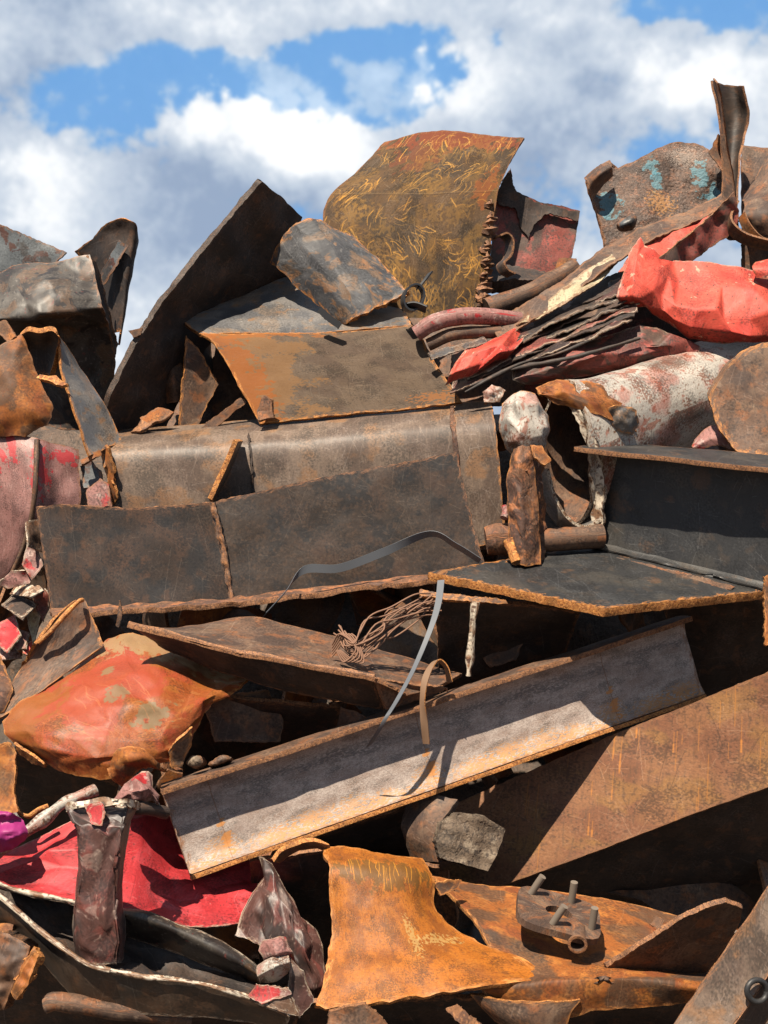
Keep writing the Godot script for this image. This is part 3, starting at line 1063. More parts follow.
	for k in 24:
		patch(px, Vector2(rng.randf(), rng.randf_range(0.2, 0.34)), Vector2(rng.randf_range(0.02, 0.07), rng.randf_range(0.015, 0.04)), c8(84, 76, 72), 0.45, 1.3, 2)
	for x in [0.2]:
		stroke(px, [Vector2(x, 0.0), Vector2(x - 0.004, 1.0)], 0.8, c8(96, 62, 38), 0.7, 0.4)
	patch(px, Vector2(0.2, 0.72), Vector2(0.02, 0.16), c8(156, 98, 44), 0.8, 1.0)
	mat("beam_web", px, 0.68, 0.0, "fine", 0.2)

	# faded pink panel with bright red left in strips
	px = base_of(38)
	for q in [[0.66, 0.2, 0.09, 0.15], [0.1, 0.06, 0.12, 0.06], [0.42, 0.1, 0.05, 0.1], [0.3, 0.14, 0.08, 0.04], [0.3, 0.3, 0.04, 0.05], [0.9, 0.1, 0.1, 0.05], [0.2, 0.5, 0.06, 0.02]]:
		patch(px, Vector2(q[0], q[1]), Vector2(q[2], q[3]), c8(170, 44, 48), 0.9, 0.9)
	mat("faded_panel", px, 0.6)

	for q in [["rubber", c8(24, 24, 26), 0.45], ["clear_strap", c8(72, 75, 80), 0.35], ["magenta", c8(120, 22, 84), 0.6], ["tan_strap", c8(98, 74, 54), 0.75], ["wire_rust", c8(104, 74, 56), 0.8], ["steel_bolt", c8(96, 86, 76), 0.5]]:
		var m := StandardMaterial3D.new()
		m.resource_name = q[0]
		m.albedo_color = q[1]
		m.roughness = q[2]
		M[q[0]] = m


# ------------------------------------------------------------------ the scene
func _ready() -> void:
	rng.seed = 4711
	bumpy.seed = 3
	bumpy.frequency = 0.1
	bumpy.fractal_octaves = 3
	fold.seed = 8
	fold.frequency = 0.6
	fold.fractal_type = FastNoiseLite.FRACTAL_NONE
	# camera, sky, sun, exposure
	var cam := Camera3D.new()
	cam.name = "camera"
	cam.fov = 40.0
	cam.far = 4000.0
	cam.position = EYE
	cam.rotation_degrees.x = PITCH
	add_child(cam)
	cam.current = true
	lens_frame = Transform3D(Basis.from_euler(Vector3(deg_to_rad(PITCH), 0, 0)), EYE)
	var env := Environment.new()
	env.background_mode = Environment.BG_SKY
	var sky := Sky.new()
	var pano := PanoramaSkyMaterial.new()
	pano.panorama = make_sky()
	sky.sky_material = pano
	env.sky = sky
	env.background_energy_multiplier = 0.42
	env.tonemap_mode = Environment.TONE_MAPPER_LINEAR
	env.tonemap_exposure = 2.6
	env.sdfgi_enabled = true
	env.ssao_enabled = true
	env.ssil_enabled = true
	var we := WorldEnvironment.new()
	we.name = "world"
	we.environment = env
	add_child(we)
	var sun := DirectionalLight3D.new()
	sun.name = "sun"
	sun.light_energy = 1.6
	sun.light_color = Color(1.0, 0.95, 0.87)
	sun.light_angular_distance = 0.5
	sun.shadow_enabled = true
	add_child(sun)
	sun.look_at_from_position(Vector3.ZERO, Vector3(0.22, -0.85, -0.52), Vector3.UP)
	print("sky ", Time.get_ticks_msec())
	make_materials()
	print("materials ", Time.get_ticks_msec())
	setting()
	skyline()
	upper()
	middle()
	lower()
	bottom()
	hollows()
	clutter()
	print("built ", Time.get_ticks_msec())


func setting() -> void:
	var g := MeshInstance3D.new()
	g.name = "ground"
	var pm := PlaneMesh.new()
	pm.size = Vector2(3000, 3000)
	g.mesh = pm
	g.material_override = M.heap_earth.duplicate()
	g.material_override.uv1_scale = Vector3(1500, 1500, 1)
	tag(g, "", "", "", "structure")
	add_child(g)
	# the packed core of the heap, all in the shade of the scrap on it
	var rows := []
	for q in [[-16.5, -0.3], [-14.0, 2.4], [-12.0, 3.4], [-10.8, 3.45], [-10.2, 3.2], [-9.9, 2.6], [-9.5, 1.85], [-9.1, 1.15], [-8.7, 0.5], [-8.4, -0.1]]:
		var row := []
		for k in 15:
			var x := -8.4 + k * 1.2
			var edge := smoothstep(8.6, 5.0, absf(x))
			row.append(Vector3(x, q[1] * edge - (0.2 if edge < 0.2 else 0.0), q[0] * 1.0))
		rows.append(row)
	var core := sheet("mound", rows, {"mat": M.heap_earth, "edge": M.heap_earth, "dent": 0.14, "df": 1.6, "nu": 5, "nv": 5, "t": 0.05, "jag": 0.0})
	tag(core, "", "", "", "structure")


func skyline() -> void:
	# tall curved plate with golden scrapes
	var t := thing("curved_plate", at(410, 318, 9.2), "tall curved brown plate covered in golden scrape marks, standing against sky", "steel plate")
	sheet("plate", [
		[[384, 142, 9.52], [418, 133, 9.5], [456, 131, 9.5], [494, 136, 9.5], [524, 138, 9.5]],
		[[358, 170, 9.36], [400, 166, 9.33], [440, 165, 9.32], [478, 166, 9.33], [507, 168, 9.36]],
		[[325, 205, 9.25], [370, 205, 9.2], [412, 205, 9.19], [455, 204, 9.2], [496, 202, 9.25]],
		[[328, 260, 9.16], [372, 260, 9.1], [412, 260, 9.08], [450, 260, 9.1], [490, 255, 9.16]],
		[[345, 325, 9.12], [380, 325, 9.06], [415, 325, 9.04], [450, 324, 9.06], [485, 312, 9.12]]],
		{"into": t, "mat": M.scraped_plate, "fit": true, "dent": 0.006, "t": 0.03, "jag": 0.006, "edge": M.edge_brown})
	for k in 24:   # leaves of rust split off along the right side
		var y := 204.0 + k * 4.3 + rng.randf_range(-2.0, 2.0)
		var x := 492.0 - k * 0.3
		var dd := lerpf(9.23, 9.09, k / 23.0) + rng.randf_range(-0.03, 0.02)
		var w := rng.randf_range(0, 9)
		plate("rust_leaf", [[x - 8, y + 1, dd], [x + 1, y + rng.randf_range(-2, 1), dd - 0.02], [x + w, y + rng.randf_range(-2, 2), dd + 0.05], [x + w - rng.randf_range(1, 3), y + rng.randf_range(3, 7), dd + 0.05], [x - 2, y + rng.randf_range(3, 6), dd], [x - 8, y + 4, dd]], {"into": t, "mat": [M.rust_brown, M.rust_flaky, M.rust_dark][k % 3], "edge": M.edge_brown, "t": rng.randf_range(0.015, 0.06), "jag": 0.7, "sp": 2.0})
	# the red piece behind it
	t = thing("red_plate", at(540, 270, 9.6), "worn dark red plate with charred notched top behind the scraped plate", "steel plate")
	plate("plate", [[495, 196, 9.62], [503, 180, 9.62], [511, 168, 9.62], [513, 184, 9.62], [517, 192, 9.62], [540, 202, 9.65], [562, 206, 9.68], [580, 211, 9.7], [576, 238, 9.66], [571, 258, 9.62], [561, 276, 9.58], [525, 272, 9.56], [490, 266, 9.56]], {"into": t, "mat": M.red_worn, "edge": M.edge_dark, "t": 0.03, "jag": 0.8})
	plate("charred_strip", [[496, 196, 9.585], [505, 178, 9.585], [511, 169, 9.585], [513, 185, 9.585], [518, 193, 9.585], [540, 203, 9.615], [579, 212, 9.665], [577, 221, 9.65], [560, 216, 9.63], [545, 214, 9.61], [534, 226, 9.59], [528, 240, 9.585], [521, 226, 9.585], [515, 208, 9.585], [499, 204, 9.585]], {"into": t, "mat": M.rust_dark, "edge": M.edge_dark, "t": 0.012, "jag": 1.5})
	plate("flap", [[559, 258, 9.53], [577, 258, 9.53], [573, 270, 9.5], [560, 277, 9.5], [556, 268, 9.5]], {"into": t, "mat": M.rust_orange, "t": 0.02})
	var p := plate("layered_slab", [[486, 262, 9.42], [540, 270, 9.42], [566, 277, 9.42], [560, 283, 9.3], [520, 279, 9.25], [484, 281, 9.25]], {"mat": M.rust_dark, "edge": M.edge_dark, "t": 0.09, "jag": 1.6})
	tag(p, "dark flaking slab lying under the worn red plate", "steel slab")
	p = rod("rusty_pipe", [[486, 309, 9.05], [530, 293, 9.15], [574, 268, 9.4]], [0.07, 0.066, 0.06], {"mat": M.rust_brown, "dent": 0.006})
	tag(p, "brown rusty pipe slanting up below the dark flaking slab", "pipe")
	# coil caught between the two plates
	p = band("bent_band", [[497, 238, 9.2], [504, 236, 9.22], [509, 243, 9.22], [507, 256, 9.2], [500, 264, 9.18], [504, 272, 9.16], [511, 276, 9.15]], [Vector3(0.5, 0.1, 0.8)], 0.09, {"mat": M.rust_dark, "edge": M.edge_brown, "t": 0.012})
	tag(p, "small curled dark band at split edge of scraped plate", "metal band")

	# overhanging dark plate
	p = plate("dark_plate", [[262, 182, 8.75], [283, 198, 9.0], [302, 217, 9.25], [296, 240, 9.3], [300, 275, 9.3], [240, 315, 9.3], [205, 350, 9.2], [180, 400, 9.1], [160, 440, 8.95], [120, 436, 8.7], [104, 415, 8.55], [112, 393, 8.5], [134, 348, 8.5], [160, 306, 8.55], [200, 255, 8.62], [235, 212, 8.7]], {"mat": M.rust_dark, "edge": M.edge_dark, "t": 0.04, "dent": 0.04, "df": 2.4, "jag": 0.9})
	tag(p, "big dark plate in shade leaning up to a point at the skyline", "steel plate")
	p = plate("steel_chip", [[128, 330, 8.5], [142, 328, 8.5], [140, 334, 8.5], [133, 338, 8.5]], {"mat": M.rust_brown, "t": 0.02})
	tag(p, "small rusty chip sticking out from edge of big dark plate", "metal scrap")

	# left skyline: crushed chipped box, pale plate, curl
	p = plate("scratched_plate", [[-30, 215, 9.1], [0, 225, 9.08], [34, 238, 9.06], [66, 252, 9.03], [50, 268, 9.02], [15, 285, 9.04], [-30, 290, 9.06]], {"mat": M.grey_paint, "edge": M.edge_brown, "t": 0.014})
	tag(p, "pale grey scratched plate with rusty patch at left skyline", "steel plate")
	t = thing("crushed_box", at(60, 385, 8.7), "chipped grey crushed steel box below the pale scratched plate", "steel box")
	sheet("side", [
		[[-30, 292, 8.75], [14, 266, 8.7], [50, 260, 8.68], [90, 255, 8.72]],
		[[-30, 300, 8.58], [14, 290, 8.52], [52, 285, 8.5], [97, 282, 8.6]],
		[[-30, 322, 8.46], [14, 318, 8.4], [54, 314, 8.4], [103, 308, 8.52]],
		[[-30, 335, 8.66], [20, 332, 8.62], [62, 330, 8.62], [110, 330, 8.7]],
		[[-20, 372, 8.78], [30, 372, 8.75], [70, 374, 8.75], [116, 362, 8.85]],
		[[-10, 420, 8.8], [40, 425, 8.76], [80, 430, 8.76], [110, 410, 8.85]]],
		{"into": t, "mat": M.chipped_grey, "edge": M.edge_brown, "dent": 0.012, "df": 2.4, "facet": 0.008, "nu": 3, "nv": 2, "fine": 5, "t": 0.014})
	plate("gusset", [[88, 255, 8.71], [97, 262, 8.8], [112, 320, 8.95], [118, 345, 9.0], [108, 385, 8.95], [100, 330, 8.75]], {"into": t, "mat": M.rust_dark, "t": 0.014})
	t = thing("curled_sheet", at(115, 360, 8.85), "curled dark sheet with pale painted inside, rolled over at the skyline", "sheet metal")
	sheet("curl", [
		[[74, 252, 9.15], [92, 238, 9.05], [106, 224, 8.95], [122, 219, 8.9], [136, 224, 8.92], [138, 240, 9.0], [132, 252, 9.1]],
		[[82, 262, 9.15], [96, 250, 9.05], [108, 240, 8.98], [122, 236, 8.94], [133, 240, 8.93], [136, 252, 8.98], [131, 262, 9.05]],
		[[95, 285, 9.12], [101, 278, 9.06], [110, 272, 9.0], [119, 270, 8.96], [127, 272, 8.94], [130, 280, 8.98], [127, 290, 9.05]],
		[[104, 340, 9.1], [107, 336, 9.06], [112, 333, 9.02], [117, 332, 8.98], [121, 333, 8.96], [122, 338, 8.98], [120, 345, 9.02]]],
		{"into": t, "mat": M.rust_dark, "inner": M.chipped_grey, "edge": M.edge_orange, "t": 0.012, "dent": 0.012})
	plate("painted_patch", [[119, 240, 8.9], [128, 246, 8.88], [113, 272, 8.89], [104, 285, 8.92], [98, 277, 8.94]], {"into": t, "mat": M.grey_paint, "t": 0.004, "sp": 3.0})

	# right skyline
	p = plate("crusty_plate", [[586, 178, 9.3], [596, 167, 9.32], [610, 160, 9.35], [618, 168, 9.35], [636, 160, 9.38], [655, 149, 9.42], [674, 142, 9.45], [696, 143, 9.45], [712, 151, 9.42], [722, 170, 9.38], [728, 195, 9.3], [712, 222, 9.22], [680, 240, 9.15], [640, 245, 9.12], [606, 246, 9.15], [598, 215, 9.22]], {"mat": M.crusty_blue, "fit": true, "edge": M.edge_brown, "t": 0.05, "dent": 0.05, "df": 2.6, "jag": 0.8})
	tag(p, "lumpy brown plate with flecks of turquoise paint at right skyline", "steel plate")
	p = sheet("rolled_lip", [[[584, 178, 9.26], [597, 167, 9.22], [610, 160, 9.24]], [[588, 184, 9.16], [600, 174, 9.12], [612, 167, 9.16]], [[592, 200, 9.2], [603, 186, 9.22], [613, 176, 9.26]]], {"mat": M.rust_brown, "dent": 0.008})
	tag(p, "rolled rusty lip on the corner of lumpy turquoise-flecked plate", "metal scrap")
	p = plate("grey_stone", [[617, 222, 9.02], [630, 215, 9.0], [637, 218, 9.0], [633, 226, 9.0], [622, 228, 9.0]], {"mat": M.grey_paint, "t": 0.06, "bulge": 0.03, "sp": 2.5, "round": true})
	tag(p, "small pale grey lump lying against lumpy turquoise-flecked plate", "metal lump")
	t = thing("bent_channel", at(730, 230, 9.1), "narrow dark channel strip standing upright, highest point of the heap", "steel strip")
	sheet("channel", [
		[[713, 80, 8.98], [722, 84, 9.1], [735, 86, 9.12], [742, 86, 9.0]],
		[[719, 112, 8.98], [728, 116, 9.12], [740, 114, 9.12], [748, 114, 8.98]],
		[[722, 145, 8.98], [729, 148, 9.08], [738, 148, 9.06], [744, 138, 8.98]],
		[[723, 170, 8.98], [729, 172, 9.02], [735, 172, 9.0], [739, 165, 8.97]],
		[[722, 200, 9.0], [728, 205, 9.0], [734, 208, 8.98], [737, 208, 8.97]],
		[[724, 235, 9.0], [729, 240, 9.0], [734, 240, 8.98], [740, 238, 8.97]]],
		{"into": t, "mat": M.rust_dark, "edge": M.edge_brown, "t": 0.014, "dent": 0.008, "nu": 5})
	sheet("side_flange", [[[713, 79, 8.97], [717, 83, 8.94]], [[719, 112, 8.97], [722, 113, 8.93]], [[722, 145, 8.97], [728, 150, 8.92]], [[723, 172, 8.97], [733, 178, 8.92]], [[722, 205, 8.97], [737, 212, 8.92]]], {"into": t, "mat": M.rust_brown, "t": 0.012})
	p = plate("tan_sliver", [[709, 152, 9.2], [718, 134, 9.2], [722, 138, 9.2], [726, 170, 9.15], [722, 172, 9.15], [714, 160, 9.18]], {"mat": M.rust_orange, "t": 0.012})
	tag(p, "thin tan metal sliver beside foot of upright channel strip", "metal scrap")
	p = sheet("bent_plate", [[[742, 145, 9.5], [768, 148, 9.5], [800, 150, 9.5]], [[742, 180, 9.4], [768, 182, 9.4], [800, 185, 9.4]], [[742, 235, 9.35], [768, 235, 9.35], [800, 240, 9.35]]], {"mat": M.rust_brown, "t": 0.02})
	tag(p, "reddish brown plate behind the upright channel strip", "steel plate")
	p = sheet("folded_sheet", [[[741, 198, 9.1], [762, 165, 9.2], [800, 130, 9.3]], [[744, 203, 8.98], [768, 190, 9.0], [800, 175, 9.1]], [[742, 215, 8.9], [770, 215, 8.86], [800, 215, 8.9]], [[738, 222, 8.96], [768, 235, 8.88], [800, 245, 8.9]]], {"mat": M.rust_brown, "edge": M.edge_brown, "dent": 0.01, "crease": 0.04, "cf": 3.0})
	tag(p, "tan folded sheet leaning at right behind the red crumpled panel", "sheet metal")
	t = thing("torn_loop", at(750, 245, 8.9), "torn looped strip of brown sheet below the tan folded sheet", "sheet metal")
	band("strip", [[735, 205, 8.95], [728, 218, 8.9], [730, 228, 8.86], [742, 238, 8.84], [760, 244, 8.84], [790, 250, 8.84]], [Vector3(0.1, 0.4, 0.9)], 0.1, {"into": t, "mat": M.rust_brown, "edge": M.edge_brown, "t": 0.014})
	band("strip", [[741, 215, 8.88], [746, 226, 8.86], [756, 238, 8.85], [768, 243, 8.84], [790, 240, 8.9]], [Vector3(0.5, 0.5, 0.7)], 0.06, {"into": t, "mat": M.rust_orange, "edge": M.edge_brown, "t": 0.012})
	p = plate("dark_plate", [[742, 232, 9.2], [800, 240, 9.2], [800, 300, 9.2], [742, 300, 9.2]], {"mat": M.rust_brown, "edge": M.edge_dark})
	tag(p, "brown plate in shade under the torn looped strip", "steel plate")


func upper() -> void:
	# red crumpled sheet, a folded stack of torn skins
	var t := thing("crumpled_sheet", at(620, 380, 8.5), "crushed bright red sheet metal panel folded into layers with black torn edges", "sheet metal")
	sheet("red_skin", [
		[[640, 238, 8.72], [652, 250, 8.66], [672, 262, 8.72], [700, 262, 8.7], [735, 268, 8.68], [768, 274, 8.66], [810, 262, 8.66]],
		[[628, 255, 8.6], [648, 266, 8.52], [668, 280, 8.62], [700, 284, 8.55], [735, 290, 8.5], [768, 290, 8.5], [810, 290, 8.5]],
		[[620, 280, 8.5], [644, 284, 8.42], [664, 298, 8.52], [695, 308, 8.42], [730, 312, 8.4], [768, 316, 8.4], [810, 320, 8.4]],
		[[616, 298, 8.46], [640, 302, 8.44], [662, 312, 8.5], [692, 326, 8.44], [728, 334, 8.42], [768, 335, 8.42], [810, 340, 8.42]],
		[[622, 304, 8.55], [645, 308, 8.55], [665, 322, 8.58], [690, 338, 8.55], [725, 345, 8.52], [768, 343, 8.5], [810, 348, 8.5]]],
		{"into": t, "mat": M.red_paint, "inner": M.rust_brown, "edge": M.bare_edge, "t": 0.008, "dent": 0.006, "df": 3.0, "facet": 0.03, "nu": 2, "nv": 1, "fine": 8})
	sheet("rolled_rim", [[[755, 262, 8.6], [772, 258, 8.6], [800, 255, 8.6]], [[752, 268, 8.5], [772, 266, 8.48], [800, 264, 8.48]], [[756, 278, 8.5], [774, 280, 8.46], [800, 280, 8.46]]], {"into": t, "mat": M.red_paint, "t": 0.01, "dent": 0.004})
	plate("fold", [[488, 322, 8.72], [520, 306, 8.74], [560, 282, 8.78], [600, 250, 8.84], [640, 227, 8.92], [690, 210, 9.0], [728, 190, 9.06], [737, 198, 9.0], [700, 220, 8.88], [655, 238, 8.78], [616, 262, 8.68], [556, 306, 8.6], [500, 340, 8.58]], {"into": t, "mat": M.rust_brown, "edge": M.edge_brown, "t": 0.01, "dent": 0.01, "crease": 0.08, "cf": 2.6, "jag": 1.0})
	plate("red_fold", [[618, 272, 8.62], [634, 250, 8.7], [660, 236, 8.8], [690, 222, 8.88], [718, 206, 8.94], [706, 226, 8.84], [680, 246, 8.74], [658, 264, 8.66], [640, 272, 8.6]], {"into": t, "mat": M.red_paint, "edge": M.edge_brown, "t": 0.01, "dent": 0.006, "crease": 0.05, "cf": 3.0})
	plate("folded_strip", [[652, 264, 8.6], [674, 246, 8.68], [704, 222, 8.78], [734, 192, 8.88], [739, 210, 8.88], [735, 232, 8.9], [714, 245, 8.86], [692, 262, 8.8], [668, 268, 8.7]], {"into": t, "mat": M.red_worn, "edge": M.edge_brown, "t": 0.012, "dent": 0.008, "crease": 0.1, "cf": 3.4})
	plate("cream_lining", [[516, 325, 8.62], [545, 302, 8.66], [585, 270, 8.7], [612, 254, 8.74], [618, 262, 8.68], [600, 282, 8.62], [570, 300, 8.58], [540, 318, 8.56]], {"into": t, "mat": M.cream, "edge": M.edge_brown, "t": 0.008, "dent": 0.02})
	var r2 := RandomNumberGenerator.new()
	r2.seed = 77
	for k in 8:   # torn layers lying like shingles
		var f := k / 7.0
		var ol := []
		for q in 10:
			var g := q / 9.0
			var x := lerpf(lerpf(508, 450, f), lerpf(650, 632, f), g)
			var y := lerpf(lerpf(342, 392, f), lerpf(276, 322, f), g) - 6.0 * sin(g * PI) * (1.0 - f)
			ol.append([x, y + r2.randf_range(-2.5, 3.5), lerpf(8.6, 8.38, f) + r2.randf_range(-0.03, 0.03)])
		for q in 5:
			var g := 1.0 - q / 4.0
			var x := lerpf(lerpf(512, 456, f), lerpf(648, 630, f), g)
			var y := lerpf(lerpf(342, 392, f), lerpf(276, 322, f), g) - 18.0
			ol.append([x, y, lerpf(8.6, 8.38, f) + 0.2])
		plate("torn_layer", ol, {"into": t, "mat": [M.rust_dark, M.maroon, M.rust_dark, M.rust_brown, M.rust_dark, M.red_worn][k % 6], "edge": M.bare_edge if k % 3 else M.edge_dark, "t": 0.008, "dent": 0.01, "crease": 0.05, "cf": 3.5, "jag": 1.4, "rim": 0.03, "sp": 3.5})
	plate("added_sky_blocker", [[446, 388, 8.85], [470, 350, 8.95], [540, 320, 9.0], [610, 285, 9.0], [680, 300, 8.95], [760, 330, 8.9], [760, 380, 8.85], [600, 400, 8.8]], {"into": t, "mat": M.red_worn, "edge": M.edge_dark, "t": 0.01})  # added backing that blocks sky light between the torn layers
	sheet("red_nose", [
		[[468, 348, 8.6], [490, 338, 8.6], [515, 330, 8.62], [524, 334, 8.66]],
		[[456, 360, 8.45], [478, 352, 8.42], [505, 344, 8.44], [522, 342, 8.5]],
		[[450, 374, 8.36], [470, 366, 8.34], [496, 356, 8.36], [516, 350, 8.44]],
		[[446, 386, 8.4], [460, 380, 8.4], [484, 370, 8.42], [506, 358, 8.48]]],
		{"into": t, "mat": M.red_paint, "edge": M.bare_edge, "t": 0.008, "dent": 0.003, "df": 5.0, "facet": 0.03, "nu": 2, "nv": 1, "fine": 6})
	sheet("shade_tinted_underside", [  # the shade on this lower panel is coloured in as darker red
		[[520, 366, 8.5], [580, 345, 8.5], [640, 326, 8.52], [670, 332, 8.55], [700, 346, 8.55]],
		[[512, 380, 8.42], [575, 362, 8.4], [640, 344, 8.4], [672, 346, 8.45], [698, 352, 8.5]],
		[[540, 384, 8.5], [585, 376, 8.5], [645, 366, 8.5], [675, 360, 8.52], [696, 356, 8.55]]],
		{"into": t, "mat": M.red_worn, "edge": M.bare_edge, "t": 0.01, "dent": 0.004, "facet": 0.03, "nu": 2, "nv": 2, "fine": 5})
	for q in [[470, 386, 510, 376, 640, 338], [465, 392, 520, 370, 600, 336]]:
		rod("torn_seam", [[q[0], q[1], 8.36], [q[2], q[3] - 6, 8.36], [(q[2] + q[4]) / 2.0, (q[3] + q[5]) / 2.0, 8.36], [q[4], q[5], 8.4]], 0.012, {"into": t, "mat": M.rust_dark, "dent": 0.01, "sides": 6})
	p_tag(plate("dark_plate", [[396, 318, 9.0], [500, 318, 9.05], [540, 330, 9.0], [520, 404, 8.75], [440, 408, 8.72]], {"mat": M.rust_brown, "edge": M.edge_dark}), "added brown plate closing the sky gap behind the two bent pipes", "steel plate")  # added so that no sky shows between the pipes
	t = thing("red_pipe", at(465, 330, 8.6), "faded red bent pipe left of the crushed red panel", "pipe")
	rod("pipe", [[416, 334, 8.6], [436, 322, 8.58], [470, 316, 8.6], [520, 320, 8.7]], [0.05, 0.055, 0.055, 0.05], {"into": t, "mat": M.pink_paint, "dent": 0.004})
	p_tag(rod("rusty_pipe", [[428, 345, 8.62], [455, 334, 8.6], [500, 332, 8.65]], 0.04, {"mat": M.rust_brown}), "rust brown pipe directly under the faded red bent pipe", "pipe")
	p_tag(plate("grey_strip", [[428, 353, 8.5], [484, 337, 8.6], [488, 342, 8.6], [432, 360, 8.5]], {"mat": M.grey_steel, "edge": M.bare_edge, "t": 0.02}), "narrow grey strip below the two bent pipes", "steel strip")
	p_tag(plate("white_sheet", [[452, 352, 8.75], [470, 346, 8.75], [470, 372, 8.75], [450, 376, 8.75]], {"mat": M.white_paint, "t": 0.01}), "small white painted scrap behind the red sheet's tip", "metal scrap")

	# ridge-shaped bent plate
	t = thing("ridged_plate", at(330, 320, 8.8), "grey bent plate with rounded ridge and rusty rim, perched on the tan bent plate", "steel plate")
	sheet("ridge", [
		[[270, 262, 9.04], [278, 243, 8.96], [296, 223, 8.93], [320, 219, 8.97], [333, 229, 9.02], [352, 235, 9.07]],
		[[281, 272, 8.97], [294, 255, 8.89], [313, 240, 8.86], [335, 238, 8.90], [351, 245, 8.95], [375, 254, 9.00]],
		[[303, 292, 8.91], [316, 278, 8.83], [333, 266, 8.80], [351, 262, 8.84], [369, 266, 8.89], [391, 272, 8.94]],
		[[328, 314, 8.85], [339, 304, 8.77], [354, 295, 8.74], [370, 289, 8.78], [387, 289, 8.83], [404, 288, 8.88]],
		[[341, 326, 8.82], [351, 321, 8.74], [365, 313, 8.71], [379, 306, 8.75], [392, 300, 8.80], [409, 291, 8.85]]],
		{"into": t, "mat": M.blued_steel, "edge": M.edge_orange, "rim": 0.07, "t": 0.035, "dent": 0.006, "df": 3.0, "facet": 0.004, "nu": 2, "nv": 2, "fine": 5, "jag": 0.012})
	# bent tan plate: two leaves joined over a rounded bend
	t = thing("bent_plate", at(340, 415, 8.5), "large plate bent over, grey on top and tan-orange on its front", "steel plate")
	sheet("top_leaf", [
		[[206, 308, 9.25], [282, 268, 9.4], [340, 262, 9.4], [398, 280, 9.4]],
		[[190, 312, 9.0], [262, 298, 9.08], [330, 297, 9.08], [404, 305, 9.08]],
		[[184, 322, 8.84], [262, 326, 8.8], [332, 325, 8.8], [409, 319, 8.82]],
		[[200, 333, 8.72], [266, 333, 8.72], [336, 331, 8.72], [412, 325, 8.74]]],
		{"into": t, "mat": M.grey_steel, "edge": M.edge_orange, "t": 0.022, "dent": 0.008, "jag": 0.004})
	sheet("front_leaf", [
		[[200, 333.5, 8.72], [266, 333.5, 8.72], [336, 331.5, 8.72], [412, 325.5, 8.74]],
		[[216, 346, 8.67], [276, 343, 8.67], [345, 341, 8.67], [420, 334, 8.69]],
		[[236, 380, 8.58], [292, 376, 8.58], [362, 372, 8.58], [438, 366, 8.6]],
		[[260, 424, 8.48], [312, 418, 8.48], [386, 411, 8.48], [462, 402, 8.5]]],
		{"into": t, "mat": M.tan_plate, "fit": true, "edge": M.edge_orange, "t": 0.022, "dent": 0.006, "jag": 0.006})
	sheet("back_leaf", [
		[[184, 322, 8.9], [192, 318, 9.06], [204, 318, 9.3]],
		[[188, 345, 8.98], [197, 342, 9.14], [212, 344, 9.36]],
		[[200, 405, 9.1], [212, 400, 9.25], [232, 400, 9.42]]], {"into": t, "mat": M.rust_dark, "edge": M.edge_orange, "t": 0.02})
	p_tag(plate("dark_plate", [[150, 400, 9.35], [196, 330, 9.4], [300, 330, 9.4], [300, 440, 9.0], [140, 445, 9.0]], {"mat": M.rust_brown, "edge": M.edge_dark}), "added brown plate closing the sky gap under the large bent plate", "steel plate")  # added to shut out the sky below the bend
	p_tag(plate("brown_plate", [[186, 336, 8.8], [200, 350, 8.82], [218, 384, 8.86], [208, 404, 8.84], [199, 424, 8.82], [179, 428, 8.78], [180, 402, 8.78], [184, 370, 8.78]], {"mat": M.rust_brown, "edge": M.edge_orange, "t": 0.02}), "smooth brown plate tucked inside the large bent plate's left end", "steel plate")
	p_tag(sheet("pipe_stub", [[[160, 372, 9.0], [170, 362, 8.94], [182, 362, 8.98]], [[161, 388, 8.94], [172, 380, 8.86], [184, 380, 8.92]], [[166, 404, 8.96], [176, 402, 8.9], [184, 400, 8.94]]], {"mat": M.rust_brown, "t": 0.02}), "short torn pipe stub left of the smooth brown plate", "pipe")
	p_tag(plate("steel_strip", [[200, 428, 8.62], [240, 398, 8.62], [246, 402, 8.62], [212, 430, 8.62]], {"mat": M.rust_brown, "t": 0.02}), "narrow strip slanting under the bent plate's left end", "steel strip")
	p_tag(plate("rust_tooth", [[257, 410, 8.4], [263, 396, 8.4], [271, 399, 8.38], [274, 418, 8.38], [259, 420, 8.38]], {"mat": M.rust_flaky, "t": 0.03}), "small rusty tooth standing before the bent plate's lower corner", "metal scrap")
	p_tag(plate("bright_chip", [[140, 418, 8.6], [158, 407, 8.6], [174, 412, 8.58], [162, 420, 8.55], [146, 426, 8.55]], {"mat": M.rust_orange, "t": 0.02}), "pale tan chip lying in the dark gap above box girder", "metal scrap")
	p_tag(plate("bright_chip", [[130, 432, 8.55], [142, 420, 8.55], [152, 424, 8.52], [140, 432, 8.5]], {"mat": M.edge_brown, "t": 0.02}), "small brown chip beside the pale tan chip", "metal scrap")
	# black rubber loop and stick
	t = thing("rubber_loop", at(415, 310, 8.6), "black rubber loop with upright tail beside the ridged plate", "rubber strap")
	var ring := []
	for k in 17:
		var a := TAU * k / 16.0
		ring.append([413.0 + 9.0 * cos(a) + 2.0 * sin(a), 298.0 - 12.0 * sin(a), 8.62 + 0.03 * cos(a)])
	band("loop", ring, [Vector3(0.35, 0.1, 0.9)], 0.05, {"into": t, "mat": M.rubber, "edge": M.rubber, "t": 0.012, "nu": 3})
	band("tail", [[418, 288, 8.62], [424, 280, 8.62], [430, 272, 8.63]], [Vector3(0.8, 0.5, 0.2)], 0.035, {"into": t, "mat": M.rubber, "edge": M.rubber, "t": 0.012})
	band("foot", [[402, 308, 8.62], [414, 306, 8.6], [426, 310, 8.6]], [Vector3(0.1, 0.5, 0.8)], 0.06, {"into": t, "mat": M.rubber, "edge": M.rubber, "t": 0.012})
